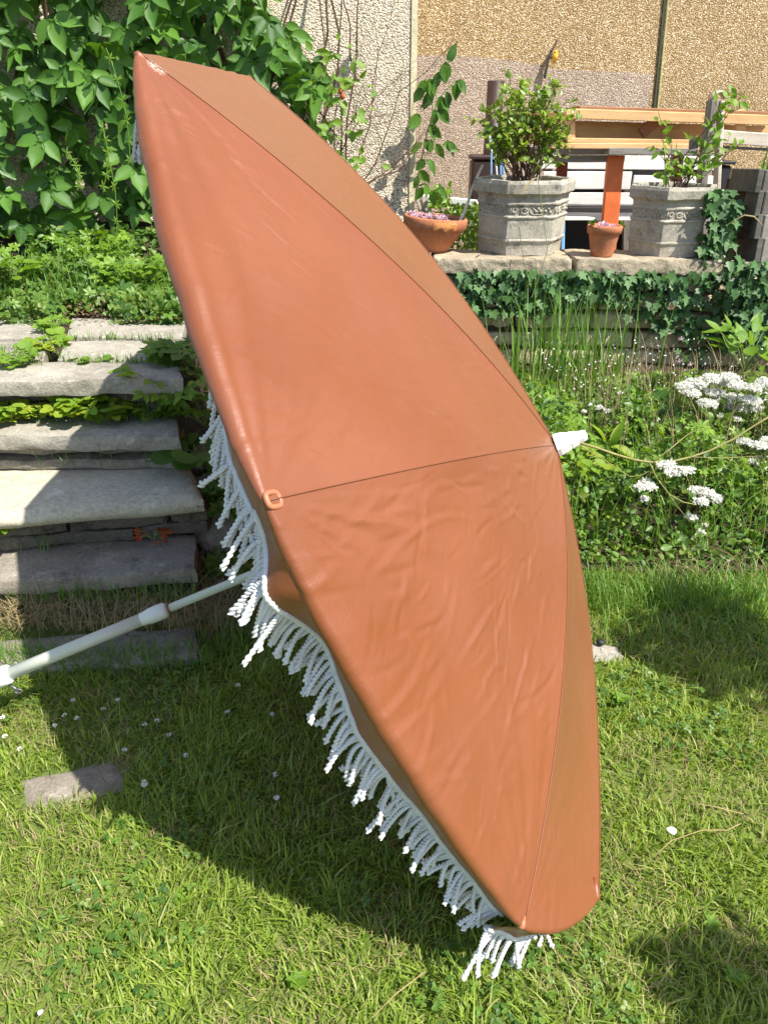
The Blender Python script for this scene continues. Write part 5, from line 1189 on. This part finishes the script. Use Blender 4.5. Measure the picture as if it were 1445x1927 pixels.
# climber at the wall corner
t = thing('climbing_plant', 'slender climber with drooping heart leaves at the wall corner', 'climber', tuple(GY(790, 360, 4.7)))
mb = MB(); LP = []; LY = []; LS = []
def climb(pts, y, leaves):
    w_ = [GY(px, py, y) for px, py in pts]; mb.add(*tube_vf(w_, np.linspace(.005, .002, len(w_)), 5))
    for (px, py, dx, dy) in leaves:
        p = GY(px, py, y - .03); LP.append(list(p)); LY.append([dx, -.25, dy]); LS.append(rng.uniform(.07, .1))
climb([(782, 375), (785, 335), (795, 290), (803, 250), (815, 215), (825, 185), (840, 168), (858, 150)], 4.66, [(786, 330, -.2, -1), (790, 320, .8, -1), (800, 300, -.8, -.8), (802, 300, .9, -.9), (798, 262, .7, -1), (810, 262, .2, -1.2), (820, 270, .6, -1), (806, 235, .9, -.9), (812, 232, .3, -1), (822, 206, .8, -.8), (826, 205, .9, -1), (832, 180, -.2, -1), (840, 172, .3, -1), (850, 160, .5, -1), (862, 150, .7, -.8), (860, 150, .1, -1), (795, 270, -1, -.5), (830, 185, .8, -.9), (843, 265, .6, -.9), (832, 272, .9, -.2), (790, 215, -.3, -.4)])
climb([(815, 215), (812, 185), (818, 160), (830, 130), (838, 115)], 4.66, [(815, 180, -.8, -.8), (812, 172, -.5, -1), (818, 150, -.9, -.8), (826, 135, -.3, -1), (830, 125, .4, -1), (838, 116, .1, -1), (842, 118, .4, .8), (800, 150, -.4, -1), (795, 165, -.6, -1), (818, 205, 0, -1), (810, 150, .3, -1)])
climb([(786, 350), (800, 345), (812, 360), (830, 350)], 4.66, [(800, 345, .3, -1), (812, 358, .2, -1), (822, 355, .9, -.6), (795, 352, -.5, -1)])
mb.build('vine_stems', M['green_stem'], t); n = len(LP); leaf_parts('drop', LP, LY, rv(n, .35) + [.2, -1, .4], LS, M['creeper'], t)
# bare twiggy rose bush against the cream wall
t = thing('rose_bush', 'twiggy rose bush with bare branches and orange hips against the cream wall', 'bush', tuple(GY(630, 330, 4.4)))
mb = MB(); LP = []; LY = []
def twig(p, d, L, r_, lvl):
    pts = [p]; q = p.copy(); dd = d.copy()
    for _ in range(7):
        dd = (dd + Vector(rng.normal(0, .12, 3)) + Vector((0, 0, .02))).normalized(); q = q + dd * L / 7; pts.append(q.copy())
    mb.add(*tube_vf(pts, np.linspace(r_, r_ * .5, 8), 4))
    if lvl > 0:
        for j in (3, 4, 5, 6, 7):
            nd = (dd + Vector((rng.normal(0, .6), rng.normal(0, .25), rng.normal(0, .5)))).normalized(); twig(pts[j], nd, L * rng.uniform(.35, .6), r_ * .5, lvl - 1)
base = GY(632, 335, 4.45)
for (dx, dz, L) in [(.75, .7, .62), (.55, .85, .7), (.9, .45, .55), (.3, 1, .6), (-.1, 1, .55), (1.0, .35, .4)]: twig(base + Vector((rng.uniform(-.05, .05), 0, -.1)), Vector((dx, -.05, dz)).normalized(), L, .004, 2)
for a, c_ in [((640, 340), (640, -30)), ((650, 300), (680, -30)), ((618, 330), (604, -30)), ((668, 150), (648, -10)), ((560, 150), (600, 250)), ((505, 60), (600, 250)), ((530, 130), (640, 260))]:
    A = GY(*a, 4.5); B = GY(*c_, 4.5); pts = [A.lerp(B, s_) + Vector((.01 * math.sin(s_ * 9 + a[0]), 0, 0)) for s_ in np.linspace(0, 1, 9)]; mb.add(*tube_vf(pts, np.linspace(.006, .0035, 9), 5))
mb.build('branches', M['twig'], t)
for _ in range(120):
    px = rng.normal(625, 38); py = rng.uniform(60, 320)
    if py < 90 + abs(px - 630) * .6 and rng.random() < .7: continue
    LP.append(list(GY(px, py, 4.4 + rng.uniform(-.08, .05)))); LY.append([rng.normal(), -.3, rng.normal() - .3])
n = len(LP); leaf_parts('ovate', LP, LY, rv(n, .4) + [.2, -1, .5], rng.uniform(.035, .07, n), M['young'], t, 290)
for (px, py) in [(641, 172), (645, 182), (597, 196)]:
    p = GY(px, py, 4.36); V, F = lathe_vf([(0, -.014), (.008, -.01), (.012, 0), (.009, .01), (.003, .016), (0, .017)], 8, p); obj('rose_hip', mesh('rose_hip', V, F, None, True), M['red_petal'], t)
# foliage at the top of the wall (750,0) and behind the bowl
rosette_plant('hanging_sprig', 'few leaves at the top edge above the cream wall corner', 'plant', tuple(GY(718, -12, 4.5)), 'ovate', M['creeper'], 6, .08, .02, .06)
t = thing('terrace_weeds', 'green weeds growing between terracotta bowl and left planter', 'weeds', tuple(GY(875, 450, 4.7)))
P = np.array([list(GY(rng.uniform(840, 905), rng.uniform(385, 468), rng.uniform(4.55, 4.85))) for _ in range(420)]); n = len(P)
leaf_mass('small_leaves', 'ovate', P, rv(n), rv(n, .5) + [0, -1, .6], rng.uniform(.02, .04, n), M['young'], t)
P = np.array([[p[0], p[1], .5] for p in P[:60]]); blades('stalks', P, rng.uniform(.15, .35, 60), .004, M['tallgrass'], .4, t, 4)
t = thing('terrace_weeds', 'leafy weeds in front of the metal tray behind the bowl', 'weeds', tuple(GY(830, 390, 4.8)))
P = np.array([list(GY(rng.uniform(812, 848), rng.uniform(350, 415), rng.uniform(4.7, 4.9))) for _ in range(110)]); n = len(P)
leaf_mass('small_leaves', 'ovate', P, rv(n), rv(n, .5) + [0, -1, .6], rng.uniform(.03, .055, n), M['young'], t)
mb = MB(); mb.add(*tube_vf([GY(x, y, 4.75) for x, y in [(846, 372), (852, 366), (866, 366), (872, 372)]], .0025, 4)); mb.add(*tube_vf([GY(x, y, 4.75) for x, y in [(846, 372), (856, 392), (872, 412)]], .0025, 4)); mb.build('bent_stem', M['straw'], t)

# --- shrubs outside the frame at the right that shade the far and near lawn
def off_shrub(label, target, h, r_, nl, ls=.09):
    """stands where its crown shades the given lawn point"""
    tz = h; p = Vector(target) + sv * (tz / sv.z); t = thing('garden_shrub', label, 'shrub', (p.x, p.y, 0))
    d = rng.normal(0, 1, (nl, 3)); d /= np.linalg.norm(d, axis=1)[:, None]; P = np.array([p.x, p.y, tz]) + d * (r_ * np.array([1, 1, .8])) * (rng.random((nl, 1)) ** .45)
    leaf_mass('crown', 'ovate', P, rv(nl), rv(nl) + [0, 0, .8], rng.uniform(ls * .7, ls * 1.2, nl), M['herb'], t)
    mb = MB(); 
    for _ in range(9): e = Vector(P[rng.integers(nl)]); mb.add(*tube_vf([Vector((p.x, p.y, -.05)), Vector((p.x, p.y, 0)).lerp(e, .5) + Vector((0, 0, .1)), e], [.02, .014, .005], 6))
    mb.build('trunk', M['twig'], t)
off_shrub('tall shrub outside the right of the picture shading the back lawn', GZ(1340, 1215, 0), 1.5, .22, 360)
off_shrub('tall shrub outside the right of the picture shading the near corner', GZ(1460, 1910, 0), 1.4, .14, 200)
